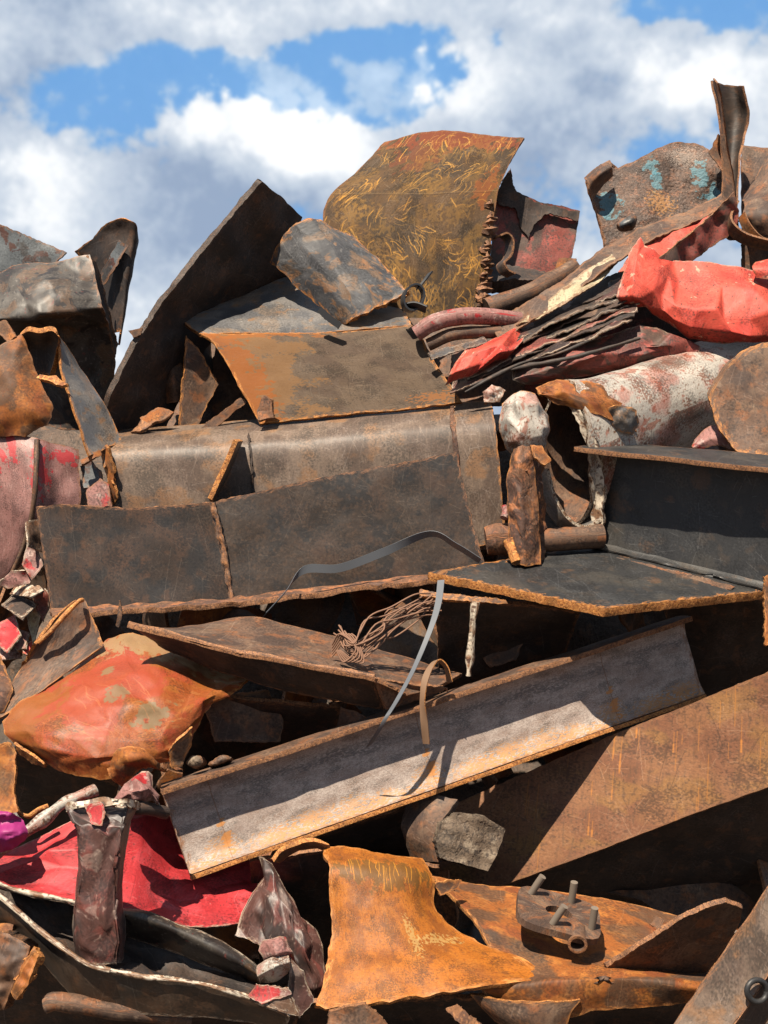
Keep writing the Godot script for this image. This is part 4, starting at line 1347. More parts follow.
	p_tag(band("rubber_stick", [[319, 309, 8.6], [329, 318, 8.6], [340, 326, 8.6]], [Vector3(0.6, 0.8, 0.1)], 0.04, {"mat": M.rubber, "edge": M.rubber, "t": 0.02}), "short black stick lying on the large bent plate", "rubber strap")

	# left: torn orange box with grey leaf
	t = thing("torn_box", at(40, 430, 8.3), "orange-brown torn box section with grey curved side at left", "steel box")
	plate("face", [[-20, 350, 8.25], [0, 345, 8.25], [22, 334, 8.28], [30, 352, 8.26], [38, 378, 8.24], [54, 408, 8.2], [48, 424, 8.16], [25, 436, 8.12], [0, 436, 8.12], [-20, 436, 8.12]], {"into": t, "mat": M.rust_orange, "edge": M.edge_brown, "t": 0.02, "bulge": 0.08, "dent": 0.02})
	sheet("lip", [
		[[20, 336, 8.3], [28, 331, 8.22], [40, 333, 8.2], [52, 331, 8.22], [60, 338, 8.28]],
		[[26, 350, 8.42], [32, 344, 8.4], [42, 346, 8.38], [52, 344, 8.36], [56, 354, 8.34]],
		[[34, 372, 8.46], [38, 372, 8.44], [44, 374, 8.42], [48, 374, 8.4], [50, 378, 8.36]]],
		{"into": t, "mat": M.rust_dark, "edge": M.edge_orange, "t": 0.03, "dent": 0.006})
	sheet("curved_side", [
		[[60, 338, 8.34], [66, 344, 8.42], [72, 352, 8.5]],
		[[62, 372, 8.28], [78, 376, 8.4], [92, 384, 8.52]],
		[[74, 408, 8.22], [92, 408, 8.34], [110, 412, 8.48]],
		[[90, 455, 8.16], [106, 448, 8.28], [122, 440, 8.42]]],
		{"into": t, "mat": M.grey_steel, "edge": M.edge_orange, "t": 0.016, "dent": 0.008})
	plate("inner_flap", [[40, 374, 8.24], [56, 376, 8.22], [68, 384, 8.2], [62, 386, 8.18], [46, 380, 8.2], [36, 378, 8.22]], {"into": t, "mat": M.edge_orange, "edge": M.edge_orange, "t": 0.02})
	p_tag(plate("rusty_strip", [[0, 322, 8.3], [6, 320, 8.3], [16, 336, 8.26], [8, 342, 8.26], [-4, 332, 8.28]], {"mat": M.rust_orange, "t": 0.02}), "bent rusty strip on top of the torn orange box", "steel strip")
	# crushed white pipe
	t = thing("crushed_pipe", at(640, 450, 8.3), "crushed pipe with flaking white and red paint and a gaping torn mouth", "pipe")
	var rings := []
	for q in [[566, 452, 8.02, 30, 72, 0.22, 0.0], [584, 444, 8.1, 30, 66, 0.24, 0.0], [612, 430, 8.24, 30, 60, 0.25, 0.02], [650, 414, 8.42, 30, 55, 0.26, 0.04], [700, 394, 8.64, 30, 50, 0.26, 0.04], [750, 376, 8.86, 30, 46, 0.26, 0.04]]:
		var rr := []
		for k in 14:
			var a := TAU * k / 14.0
			var cc := at(q[0], q[1], q[2])
			var ax := Vector3(0.82, 0.1, -0.56).normalized()
			var e1 := Vector3(0.56, 0.0, 0.82).normalized()
			var e2 := e1.cross(ax).normalized()
			var wob := 1.0 + 0.05 * sin(a * 3.0 + q[0] * 0.02)
			rr.append(cc + e1 * cos(a) * (q[5] + 0.0) * wob + e2 * sin(a) * q[4] * q[2] / F * wob)
		rings.append(rr)
	sheet("shell", rings, {"into": t, "closed": true, "mat": M.white_paint, "inner": M.rust_brown, "edge": M.bare_edge, "t": 0.016, "dent": 0.008, "df": 2.0, "jag": 0.03, "nu": 4, "nv": 6})
	band("lower_rim", [[540, 470, 8.06], [548, 500, 8.0], [562, 522, 7.96], [580, 530, 7.94], [596, 522, 7.95]], [Vector3(0.5, 0.1, 0.8)], 0.12, {"into": t, "mat": M.grey_steel, "edge": M.bare_edge, "t": 0.02})
	sheet("torn_lip", [
		[[536, 388, 8.04], [556, 380, 7.98], [586, 382, 7.96], [612, 392, 8.0], [628, 402, 8.06]],
		[[540, 394, 7.96], [566, 392, 7.88], [592, 396, 7.88], [614, 402, 7.94], [630, 410, 8.02]],
		[[556, 404, 7.94], [580, 410, 7.88], [602, 416, 7.88], [620, 424, 7.94], [636, 432, 8.02]]],
		{"into": t, "mat": M.rust_orange, "edge": M.edge_orange, "t": 0.014, "dent": 0.006, "df": 5.0, "facet": 0.014, "nu": 2, "nv": 2, "fine": 5})
	sheet("torn_strip", [
		[[552, 392, 7.96], [572, 410, 7.92], [584, 440, 7.9], [590, 480, 7.9], [592, 526, 7.92]],
		[[562, 392, 7.94], [582, 412, 7.88], [596, 442, 7.86], [602, 482, 7.86], [602, 528, 7.9]]],
		{"into": t, "mat": M.bare_edge, "edge": M.bare_edge, "t": 0.02, "dent": 0.016, "df": 5.0, "jag": 0.02})
	plate("torn_flap", [[606, 408, 7.9], [622, 404, 7.9], [636, 410, 7.92], [640, 424, 7.96], [632, 436, 7.98], [612, 428, 7.92]], {"into": t, "mat": M.grey_steel, "edge": M.edge_orange, "t": 0.014, "dent": 0.03, "df": 5.0})
	p_tag(plate("tan_plate", [[707, 392, 7.98], [722, 368, 8.0], [740, 352, 8.02], [762, 342, 8.04], [800, 340, 8.02], [800, 465, 7.86], [760, 457, 7.86], [736, 451, 7.88], [718, 428, 7.92]], {"mat": M.rust_brown, "edge": M.edge_orange, "rim": 0.08, "t": 0.018, "dent": 0.015}), "tan-brown plate with pointed left side against the white crushed pipe", "steel plate")
	p_tag(sheet("pink_scrap", [[[694, 440, 8.1], [708, 426, 8.1], [720, 424, 8.1]], [[692, 446, 8.0], [712, 436, 8.0], [728, 436, 8.0]], [[700, 450, 8.0], [718, 446, 8.0], [735, 452, 8.0]]], {"mat": M.pink_paint, "t": 0.01}), "pink painted scrap under the pointed tan plate", "metal scrap")


func p_tag(o: Node, label: String, category: String, group := "") -> void:
	tag(o, label, category, group)


func middle() -> void:
	# upper long box girder
	var t := thing("box_girder", at(300, 540, 8.3), "long grey-brown box girder with rounded top edge and rusty gusset", "girder")
	sheet("shell", [
		[[118, 430, 8.75], [250, 420, 8.75], [370, 408, 8.75], [488, 400, 8.75]],
		[[106, 437, 8.5], [246, 428, 8.5], [368, 416, 8.5], [490, 406, 8.52]],
		[[101, 445, 8.36], [244, 438, 8.36], [367, 427, 8.36], [492, 416, 8.4]],
		[[101, 457, 8.28], [243, 450, 8.28], [367, 441, 8.28], [494, 430, 8.33]],
		[[108, 485, 8.26], [245, 480, 8.26], [370, 475, 8.26], [497, 468, 8.3]],
		[[118, 540, 8.26], [248, 548, 8.26], [374, 552, 8.26], [502, 548, 8.3]]],
		{"into": t, "mat": M.brown_steel, "edge": M.edge_orange, "t": 0.025, "dent": 0.004, "jag": 0.008})
	sheet("end_band", [
		[[452, 403, 8.55], [472, 401.5, 8.55], [489, 400, 8.55]],
		[[452, 411, 8.46], [472, 409, 8.46], [492, 407, 8.47]],
		[[453, 421, 8.36], [473, 419, 8.36], [494, 417, 8.37]],
		[[454, 436, 8.275], [474, 434, 8.29], [496, 432, 8.3]],
		[[458, 475, 8.255], [478, 472, 8.27], [500, 470, 8.28]],
		[[466, 548, 8.255], [486, 545, 8.27], [505, 535, 8.28]]],
		{"into": t, "mat": M.brown_steel, "edge": M.edge_orange, "t": 0.03, "dent": 0.003, "jag": 0.006})
	sheet("weld_bead", [[[450, 405, 8.52], [454, 405, 8.52]], [[450, 414, 8.4], [454, 414, 8.4]], [[451, 424, 8.32], [455, 424, 8.32]], [[453, 440, 8.25], [457, 440, 8.25]], [[459, 500, 8.24], [463, 500, 8.24]]], {"into": t, "mat": M.rust_flaky, "edge": M.rust_flaky, "t": 0.012, "dent": 0.005, "df": 10.0, "nu": 3})
	sheet("weld_bead", [[[252, 422, 8.7], [254, 422, 8.7]], [[248, 438, 8.34], [250, 438, 8.34]], [[250, 452, 8.265], [252, 452, 8.265]], [[252, 492, 8.245], [254, 492, 8.245]]], {"into": t, "mat": M.rust_dark, "edge": M.rust_dark, "t": 0.01, "dent": 0.004, "df": 10.0})
	sheet("gusset", [[[243, 441, 8.27], [238, 442, 7.98]], [[230, 472, 8.24], [226, 470, 7.98]], [[214, 503, 8.24], [212, 500, 7.98]]], {"into": t, "mat": M.brown_steel, "edge": M.edge_orange, "t": 0.028, "dent": 0.002, "jag": 0.006})
	sheet("torn_end", [[[101, 442, 8.36], [108, 448, 8.24]], [[104, 462, 8.28], [113, 464, 8.2]], [[108, 480, 8.26], [114, 478, 8.2]], [[108, 505, 8.26], [118, 500, 8.22]]], {"into": t, "mat": M.rust_orange, "edge": M.edge_orange, "t": 0.016, "dent": 0.008, "df": 5.0, "jag": 0.016})
	# lower long box, nearest
	t = thing("box_girder", at(260, 610, 7.8), "long blackened box girder with ragged rusty rim, split by a crusty weld", "girder")
	plate("side_plate", [[36, 507, 7.9], [60, 504, 7.88], [100, 507, 7.86], [130, 508, 7.85], [170, 506, 7.83], [212, 502, 7.8], [222, 548, 7.78], [232, 603, 7.76], [140, 611, 7.8], [52, 618, 7.86], [44, 560, 7.88]], {"into": t, "mat": M.dark_steel, "edge": M.edge_brown, "t": 0.03, "dent": 0.012, "df": 1.2, "jag": 0.8})
	plate("side_plate", [[209, 503, 7.78], [240, 496, 7.79], [300, 482, 7.8], [360, 470, 7.82], [410, 461, 7.84], [456, 452, 7.86], [463, 480, 7.84], [474, 528, 7.82], [486, 566, 7.8], [486, 574, 7.8], [400, 582, 7.78], [300, 595, 7.76], [231, 602, 7.74], [222, 556, 7.75]], {"into": t, "mat": M.tar_steel, "edge": M.edge_brown, "t": 0.03, "dent": 0.012, "df": 1.4, "jag": 0.8})
	sheet("weld_seam", [[[210, 504, 7.765], [215, 503, 7.755]], [[216, 530, 7.755], [221, 529, 7.745]], [[222, 556, 7.745], [227, 555, 7.735]], [[230, 604, 7.735], [234, 603, 7.725]]], {"into": t, "mat": M.edge_brown, "edge": M.edge_dark, "t": 0.02, "dent": 0.012, "df": 9.0, "jag": 0.014, "nu": 4, "nv": 14})
	sheet("bottom_flange", [
		[[52, 608, 7.84], [150, 603, 7.8], [232, 597, 7.76], [350, 583, 7.76], [486, 568, 7.8]],
		[[52, 615, 7.7], [150, 608, 7.64], [232, 602, 7.6], [350, 588, 7.6], [486, 573, 7.64]]],
		{"into": t, "mat": M.rust_flaky, "edge": M.edge_brown, "t": 0.028, "dent": 0.01, "df": 6.0, "jag": 0.01, "nu": 14})
	p_tag(plate("twig_splinter", [[116, 626, 7.6], [119, 600, 7.6], [121, 600, 7.6], [122, 612, 7.6], [119, 627, 7.6]], {"mat": M.rust_dark, "t": 0.012, "sp": 2.0}), "dark upright splinter before lower girder's bottom flange", "metal scrap")
	# beam end with top flange, web and bottom plate
	t = thing("beam_offcut", at(620, 610, 7.4), "black steel beam offcut with wide bottom plate and rusty flame-cut edges", "steel beam")
	var Ab := at(428, 572, 7.5)
	var Bb := at(594, 545, 8.0)
	var Cb := at(768, 588, 7.48)
	var Db := at(604, 608, 7.0)
	var ext := (Cb - Bb) * 0.35
	var base := plate("bottom_plate", [[428, 572, 7.5], [594, 545, 8.0], [690, 568, 7.71], [776, 590, 7.46], [690, 599, 7.22], [604, 608, 7.0]], {"into": t, "mat": M.black_steel, "edge": M.edge_orange, "t": 0.045, "dent": 0.006, "jag": 0.7, "rim": 0.016})
	var Bt := at(600, 449, 8.0)
	var Ct := at(768, 468, 7.48)
	sheet("web", [[Bt, (Bt + Ct) / 2.0, Ct, Ct + (Ct - Bt) * 0.35], [(Bt + Bb) / 2.0, (Bt + Cb) / 2.0, (Ct + Cb) / 2.0, (Ct + Cb) / 2.0 + ext], [Bb, (Bb + Cb) / 2.0, Cb, Cb + ext]], {"into": t, "mat": M.black_steel, "edge": M.edge_dark, "t": 0.03, "dent": 0.003, "jag": 0.0})
	var f0 := at(574, 447, 7.82)
	var f1 := at(768, 468, 7.26)
	var f2 := at(611, 441, 8.22)
	var f3 := at(768, 455, 7.74)
	sheet("top_flange", [[f2, (f2 + f3) / 2.0, f3, f3 + (f3 - f2) * 0.35], [f0.lerp(f2, 0.5), (f0 + f3) / 2.0, (f1 + f3) / 2.0, (f1 + f3) / 2.0 + (f3 - f2) * 0.35], [f0, (f0 + f1) / 2.0, f1, f1 + (f1 - f0) * 0.35]], {"into": t, "mat": M.black_steel, "edge": M.edge_brown, "t": 0.026, "dent": 0.003, "jag": 0.004, "nu": 10})
	sheet("fillet_weld", [[[595, 541, 7.985], [681, 562, 7.73], [768, 583, 7.46], [800, 591, 7.37]], [[594, 544, 7.965], [680, 565, 7.71], [767, 587, 7.44], [800, 595, 7.35]], [[592, 546, 7.935], [678, 567, 7.68], [765, 589, 7.41], [798, 597, 7.32]]], {"into": t, "mat": M.black_steel, "edge": M.black_steel, "t": 0.01, "dent": 0.004, "df": 8.0})
	plate("rust_stain", [[612, 557, 7.83], [640, 562, 7.75], [690, 574, 7.58], [736, 587, 7.43], [730, 590, 7.4], [684, 580, 7.54], [634, 567, 7.72]], {"into": base, "mat": M.rust_brown, "edge": M.rust_brown, "t": 0.003, "dent": 0.001, "jag": 1.2, "sp": 3.0})
	p_tag(plate("rusty_upright", [[764, 576, 7.0], [800, 574, 7.0], [800, 650, 6.95], [765, 645, 6.95]], {"mat": M.rust_orange, "edge": M.edge_orange, "t": 0.03}), "orange rusty upright edge beside the black beam offcut", "steel plate")
	# objects between girder end and beam
	t = thing("rusty_bar", at(520, 560, 7.7), "deeply corroded upright bar crossing a rusty pipe", "steel bar")
	sheet("bar", [
		[[514, 444, 7.72], [524, 440, 7.68], [536, 446, 7.72]],
		[[508, 466, 7.7], [520, 466, 7.62], [534, 468, 7.7]],
		[[507, 500, 7.68], [521, 500, 7.58], [538, 502, 7.68]],
		[[509, 530, 7.66], [523, 532, 7.57], [540, 532, 7.66]],
		[[512, 565, 7.64], [524, 566, 7.56], [539, 565, 7.64]]],
		{"into": t, "mat": M.rust_flaky, "edge": M.edge_orange, "t": 0.06, "dent": 0.008, "df": 6.0, "facet": 0.014, "nu": 2, "nv": 2, "fine": 4, "jag": 0.008})
	sheet("split_side", [[[534, 448, 7.74], [542, 452, 7.84]], [[534, 480, 7.72], [544, 486, 7.84]], [[538, 520, 7.7], [546, 524, 7.84]], [[538, 562, 7.68], [545, 560, 7.8]]], {"into": t, "mat": M.rust_flaky, "t": 0.03, "dent": 0.02, "df": 8.0})
	t = thing("rusty_pipe", at(545, 552, 7.8), "thick rusty pipe lying level behind the corroded upright bar", "pipe")
	rod("pipe", [[500, 542, 7.82], [550, 540, 7.84], [602, 536, 7.9]], 0.066, {"into": t, "mat": M.rust_brown, "dent": 0.005, "sides": 16})
	rod("collar", [[486, 541, 7.8], [494, 540, 7.8], [508, 540, 7.8]], [0.078, 0.092, 0.088], {"into": t, "mat": M.rust_flaky, "dent": 0.01, "sides": 16})
	p_tag(rod("stub_rod", [[508, 540, 7.64], [512, 550, 7.62], [516, 562, 7.6]], 0.03, {"mat": M.edge_orange, "dent": 0.008}), "short yellowish rusty rod leaning at foot of corroded bar", "metal rod")
	p_tag(rod("stub_rod", [[505, 508, 7.8], [506, 512, 7.76], [504, 518, 7.74]], 0.022, {"mat": M.pink_paint, "dent": 0.004}), "small pinkish stub left of the corroded bar", "metal rod")
	t = thing("dented_can", at(525, 460, 7.8), "dented pipe stub with flaking white paint and torn orange tip", "pipe stub")
	sheet("shell", [
		[[508, 398, 7.86], [520, 390, 7.82], [534, 394, 7.86], [536, 402, 7.92]],
		[[500, 412, 7.78], [518, 406, 7.7], [538, 406, 7.74], [548, 416, 7.88]],
		[[499, 432, 7.76], [518, 430, 7.66], [540, 428, 7.7], [549, 430, 7.84]],
		[[506, 448, 7.8], [520, 450, 7.7], [538, 446, 7.72], [546, 444, 7.84]],
		[[518, 458, 7.84], [526, 460, 7.76], [536, 458, 7.76], [542, 454, 7.84]]],
		{"into": t, "mat": M.white_paint, "edge": M.edge_orange, "t": 0.02, "dent": 0.004, "df": 4.0, "facet": 0.014, "nu": 2, "nv": 2, "fine": 5})
	plate("torn_tip", [[530, 444, 7.66], [542, 446, 7.66], [551, 460, 7.64], [545, 465, 7.62], [534, 458, 7.64]], {"into": t, "mat": M.rust_orange, "edge": M.edge_orange, "t": 0.02})
	plate("torn_tip", [[482, 392, 7.95], [492, 384, 7.95], [505, 390, 7.92], [500, 402, 7.9], [484, 402, 7.92]], {"into": t, "mat": M.white_paint, "t": 0.02, "dent": 0.03, "df": 8.0})
	# rolled channel beam across the middle
	t = thing("channel_beam", at(430, 850, 7.0), "long speckled grey channel beam slanting across the heap with rusty flanges", "steel beam")
	var La := at(161, 790, 6.62)
	var Lb := at(190, 874, 6.58)
	var Ra := at(682, 620, 7.72)
	var Rb := at(703, 694, 7.66)
	var fw := (EYE - La).normalized() * 0.15
	var rows := []
	for k in 7:
		var f := k / 6.0
		var lift := 0.0
		if k == 0 or k == 6:
			lift = 0.035
		rows.append([La.lerp(Lb, f) + fw * lift / 0.15, La.lerp(Lb, f).lerp(Ra.lerp(Rb, f), 0.33) + fw * lift / 0.15, La.lerp(Lb, f).lerp(Ra.lerp(Rb, f), 0.66) + fw * lift / 0.15, Ra.lerp(Rb, f) + fw * lift / 0.15])
	sheet("web", rows, {"into": t, "mat": M.beam_web, "fitv": true, "tile": 1.1, "edge": M.edge_brown, "t": 0.02, "dent": 0.002, "jag": 0.0, "nu": 14, "nv": 3})
	var upb := Vector3(0.0, 0.03, 0.0)
	sheet("top_flange", [[La - fw * 0.5 + upb, La.lerp(Ra, 0.5) - fw * 0.5 + upb, Ra - fw * 0.5 + upb], [La + fw * 0.3 + upb * 0.6, La.lerp(Ra, 0.5) + fw * 0.3 + upb * 0.6, Ra + fw * 0.3 + upb * 0.6], [La + fw, La.lerp(Ra, 0.5) + fw, Ra + fw]], {"into": t, "mat": M.rust_brown, "edge": M.edge_brown, "t": 0.026, "dent": 0.003, "jag": 0.003, "nu": 20})
	sheet("bottom_flange", [[Lb, Lb.lerp(Rb, 0.5), Rb], [Lb + fw * 0.3 + upb * -0.2, Lb.lerp(Rb, 0.5) + fw * 0.3 + upb * -0.2, Rb + fw * 0.3 + upb * -0.2]], {"into": t, "mat": M.rust_brown, "edge": M.edge_orange, "t": 0.02, "dent": 0.002, "jag": 0.003, "nu": 20})
	# plate with rust runs
	p_tag(plate("girder_plate", [[430, 815, 7.75], [520, 775, 7.62], [617, 733, 7.42], [690, 704, 7.22], [768, 672, 7.0], [820, 650, 6.86], [820, 764, 6.8], [768, 787, 6.92], [690, 815, 7.1], [600, 850, 7.3], [540, 872, 7.42], [490, 890, 7.52], [440, 880, 7.65]], {"mat": M.drip_plate, "fit": true, "edge": M.edge_brown, "t": 0.03, "dent": 0.008, "df": 1.2, "jag": 0.4}), "broad brown plate with orange rust runs, crossing behind the channel beam", "steel plate")


func lower() -> void:
	# domed orange sheet and curled plate
	var t := thing("domed_sheet", at(120, 780, 6.7), "bulging orange rusted sheet with pale crust patches and torn lower lip", "sheet metal")
	sheet("skin", [
		[[98, 646, 7.2], [120, 634, 7.25], [146, 636, 7.24], [175, 652, 7.2], [212, 668, 7.16], [252, 676, 7.14]],
		[[62, 676, 7.0], [100, 660, 6.98], [140, 660, 6.96], [180, 674, 6.96], [212, 684, 6.98], [238, 690, 7.02]],
		[[26, 700, 6.84], [72, 690, 6.76], [120, 690, 6.72], [164, 698, 6.74], [198, 704, 6.8], [215, 704, 6.9]],
		[[4, 722, 6.74], [52, 722, 6.6], [104, 722, 6.54], [150, 726, 6.58], [184, 730, 6.68], [198, 724, 6.8]],
		[[14, 744, 6.68], [50, 750, 6.52], [100, 754, 6.46], [144, 752, 6.5], [174, 748, 6.6], [191, 742, 6.72]],
		[[30, 758, 6.7], [60, 770, 6.56], [100, 780, 6.5], [140, 768, 6.52], [170, 760, 6.6], [188, 752, 6.72]]],
		{"into": t, "mat": M.domed_rust, "fit": true, "edge": M.edge_orange, "inner": M.rust_brown, "t": 0.014, "dent": 0.012, "df": 2.6, "facet": 0.014, "nu": 2, "nv": 2, "fine": 6, "jag": 0.012})
	sheet("torn_lip", [
		[[104, 762, 6.5], [122, 748, 6.44], [140, 746, 6.44], [152, 760, 6.46]],
		[[108, 774, 6.46], [126, 762, 6.38], [144, 758, 6.4], [160, 768, 6.46]],
		[[122, 786, 6.5], [134, 776, 6.46], [150, 768, 6.48], [168, 770, 6.54]]],
		{"into": t, "mat": M.rust_orange, "edge": M.edge_orange, "t": 0.012, "dent": 0.014, "df": 6.0})
	plate("torn_lip", [[168, 752, 6.56], [180, 738, 6.54], [192, 728, 6.56], [192, 744, 6.58], [182, 766, 6.6], [172, 768, 6.58]], {"into": t, "mat": M.rust_brown, "edge": M.edge_orange, "t": 0.014, "dent": 0.02, "df": 5.0})
	plate("torn_lip", [[14, 744, 6.66], [26, 752, 6.62], [44, 764, 6.58], [46, 768, 6.6], [32, 764, 6.64], [18, 754, 6.68]], {"into": t, "mat": M.rust_orange, "edge": M.edge_orange, "t": 0.014})
	t = thing("curled_plate", at(50, 712, 7.0), "rust brown plate with curled top edge standing behind the bulging orange sheet", "steel plate")
	sheet("plate", [
		[[36, 644, 6.94], [54, 622, 7.0], [74, 602, 7.08], [84, 598, 7.14]],
		[[24, 664, 6.96], [46, 646, 6.99], [70, 628, 7.05], [90, 612, 7.12]],
		[[8, 690, 6.9], [36, 674, 6.94], [64, 656, 7.0], [100, 634, 7.1]],
		[[-8, 722, 6.78], [22, 704, 6.84], [54, 682, 6.92], [104, 646, 7.08]]],
		{"into": t, "mat": M.rust_brown, "edge": M.edge_orange, "t": 0.016, "dent": 0.016, "df": 3.0})
	rod("curled_edge", [[38, 643, 6.93], [52, 630, 6.95], [66, 614, 6.98], [78, 602, 7.02], [82, 600, 7.08]], 0.012, {"into": t, "mat": M.edge_orange, "dent": 0.003, "sides": 8})
	p_tag(plate("curled_plate", [[-20, 640, 7.05], [0, 654, 7.0], [14, 690, 6.86], [4, 712, 6.8], [-20, 720, 6.8]], {"mat": M.rust_flaky, "edge": M.edge_orange, "t": 0.02, "bulge": 0.05}), "flaky brown plate left of the curled rust brown plate", "steel plate")
	# brown wedge
	t = thing("wedge_plate", at(270, 705, 6.9), "brown pitted plate lying like a wedge, pointed left end, underside coloured darker as shade", "steel plate")
	sheet("top", [
		[[205, 626, 7.3], [260, 617, 7.4], [320, 632, 7.4], [390, 654, 7.4], [462, 674, 7.4]],
		[[168, 628, 7.08], [232, 634, 7.1], [300, 648, 7.1], [372, 664, 7.1], [440, 684, 7.15]],
		[[128, 624, 6.86], [204, 643, 6.82], [280, 659, 6.8], [374, 677, 6.8], [410, 694, 6.9]]],
		{"into": t, "mat": M.rust_brown, "edge": M.edge_brown, "t": 0.02, "dent": 0.01, "df": 2.0})
	sheet("front", [  # shade of this face put into its darker rust colour
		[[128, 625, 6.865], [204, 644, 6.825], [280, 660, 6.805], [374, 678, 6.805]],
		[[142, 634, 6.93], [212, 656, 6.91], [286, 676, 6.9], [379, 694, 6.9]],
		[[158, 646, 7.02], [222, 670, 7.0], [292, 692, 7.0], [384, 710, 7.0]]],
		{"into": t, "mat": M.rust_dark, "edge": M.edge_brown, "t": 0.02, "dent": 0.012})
	plate("end_piece", [[375, 679, 6.79], [420, 686, 6.98], [448, 688, 7.12], [420, 700, 7.05], [386, 710, 6.92]], {"into": t, "mat": M.rust_brown, "edge": M.edge_brown, "t": 0.02})
	# wires
	t = thing("wire_tangle", at(345, 660, 6.8), "tangle of thin rusty wires on the brown pitted wedge plate", "wire")
	var r3 := RandomNumberGenerator.new()
	r3.seed = 5
	for k in 16:
		var f := r3.randf_range(-1, 1)
		rod("wire", [[332 + r3.randf_range(0, 14), 640 + f * 14 + r3.randf_range(-5, 5), 7.0], [350 + r3.randf_range(-6, 12), 652 + f * 10, 6.88 + r3.randf() * 0.06], [372 + r3.randf_range(-10, 10), 636 + f * 13 + r3.randf_range(-8, 8), 6.95 + r3.randf() * 0.06], [395 + r3.randf_range(-10, 10), 622 + f * 12 + r3.randf_range(-8, 8), 7.02 + r3.randf() * 0.05], [416 + r3.randf_range(-8, 8), 608 + f * 8 + r3.randf_range(-6, 8), 7.1], [436 + r3.randf_range(-14, 6), 600 + f * 6 + r3.randf_range(-3, 12), 7.2]], 0.0045, {"into": t, "mat": M.wire_rust, "sides": 5, "nu": 5})
	for k in 5:
		rod("wire", [[332, 645 + k * 3, 6.98], [340 + k * 3, 634, 6.94], [356 + k * 2, 648 + k * 3, 6.88], [344 + k * 3, 662, 6.88], [336 + k, 650, 6.9]], 0.0045, {"into": t, "mat": M.wire_rust, "sides": 5, "nu": 5})
	# plastic straps
	p_tag(band("plastic_strap", [[264, 616, 7.45], [284, 594, 7.5], [304, 570, 7.56], [340, 568, 7.58], [384, 552, 7.6], [430, 534, 7.62], [456, 546, 7.66], [480, 561, 7.7]], [Vector3(0.5, 0.7, 0.3), Vector3(0.5, 0.7, 0.3), Vector3(0.1, 1, 0.1), Vector3(-0.1, 1, 0.2), Vector3(-0.2, 1, 0.2), Vector3(-0.1, 0.6, 0.6), Vector3(0.3, 0.6, 0.9), Vector3(0.3, 0.6, 0.9)], 0.046, {"mat": M.clear_strap, "edge": M.clear_strap, "t": 0.003}), "thin grey plastic strap bent across the blackened box girder", "strap")
	p_tag(band("plastic_strap", [[441, 580, 7.1], [438, 604, 7.0], [430, 630, 6.92], [414, 668, 6.84], [398, 698, 6.78], [387, 716, 6.74], [378, 732, 6.76], [369, 746, 6.8]], [Vector3(1, 0.1, 0.3), Vector3(1, 0.3, 0.2), Vector3(1, 0.5, 0.1), Vector3(0.8, 0.5, 0.1)], 0.036, {"mat": M.clear_strap, "edge": M.clear_strap, "t": 0.003}), "thin grey plastic strap hanging down over the channel beam", "strap")
	p_tag(band("twisted_strap", [[450, 682, 7.0], [446, 666, 6.96], [436, 660, 6.92], [426, 676, 6.86], [422, 700, 6.82], [424, 722, 6.82], [426, 744, 6.84]], [Vector3(0.7, 0.2, 0.6), Vector3(0.5, 0.2, 0.9), Vector3(0.7, 0.3, 0.7), Vector3(0.9, 0.1, 0.4), Vector3(0.6, 0, 0.8), Vector3(1, 0, 0.3), Vector3(0.8, 0, 0.5)], 0.036, {"mat": M.tan_strap, "edge": M.edge_orange, "t": 0.006, "nu": 6}), "twisted tan metal strap hanging over the channel beam's top flange", "strap")
	# things in the shade under the offcut
	p_tag(rod("hanging_rod", [[476, 602, 7.25], [472, 630, 7.25], [470, 655, 7.25], [468, 676, 7.25]], [0.016, 0.02, 0.017, 0.014], {"mat": M.bare_edge, "dent": 0.012, "sides": 7}), "thin crusty rod hanging in the dark under the beam offcut", "metal rod")
	p_tag(plate("edge_strip", [[420, 590, 7.32], [452, 594, 7.3], [506, 600, 7.3], [508, 604, 7.3], [450, 600, 7.28], [420, 595, 7.3]], {"mat": M.rust_brown, "edge": M.edge_orange, "t": 0.02}), "rusty strip under the left corner of beam offcut's plate", "steel strip")
	p_tag(plate("shade_plate", [[478, 604, 7.75], [520, 606, 7.75], [524, 640, 7.72], [516, 660, 7.7], [490, 668, 7.7], [478, 650, 7.72]], {"mat": M.rust_brown, "edge": M.edge_brown, "t": 0.02}), "brown plate hidden in shadow right of the crusty hanging rod", "steel plate")
	p_tag(plate("inner_plate", [[205, 706, 7.1], [218, 696, 7.08], [268, 690, 7.2], [284, 720, 7.2], [280, 742, 7.15], [216, 742, 7.1]], {"mat": M.rust_brown, "edge": M.edge_brown, "t": 0.05}), "boxy brown plate in the gap under the brown wedge plate", "steel plate")
	p_tag(plate("rust_stone", [[186, 764, 6.62], [190, 757, 6.62], [200, 756, 6.62], [203, 763, 6.6], [196, 768, 6.6]], {"mat": M.stone_grey, "t": 0.05, "bulge": 0.03, "sp": 2.4, "round": true}), "small pale crumb resting behind channel beam's left end", "metal lump")
	p_tag(plate("rust_stone", [[208, 764, 6.66], [222, 755, 6.66], [232, 758, 6.66], [218, 764, 6.64]], {"mat": M.rust_brown, "t": 0.05, "bulge": 0.02, "sp": 2.4, "round": true}), "small brown crumb resting behind channel beam's left end", "metal lump")
	# faded pink panel
	t = thing("faded_sheet", at(40, 590, 8.0), "faded pink painted panel with bright red remnants at left edge", "sheet metal")
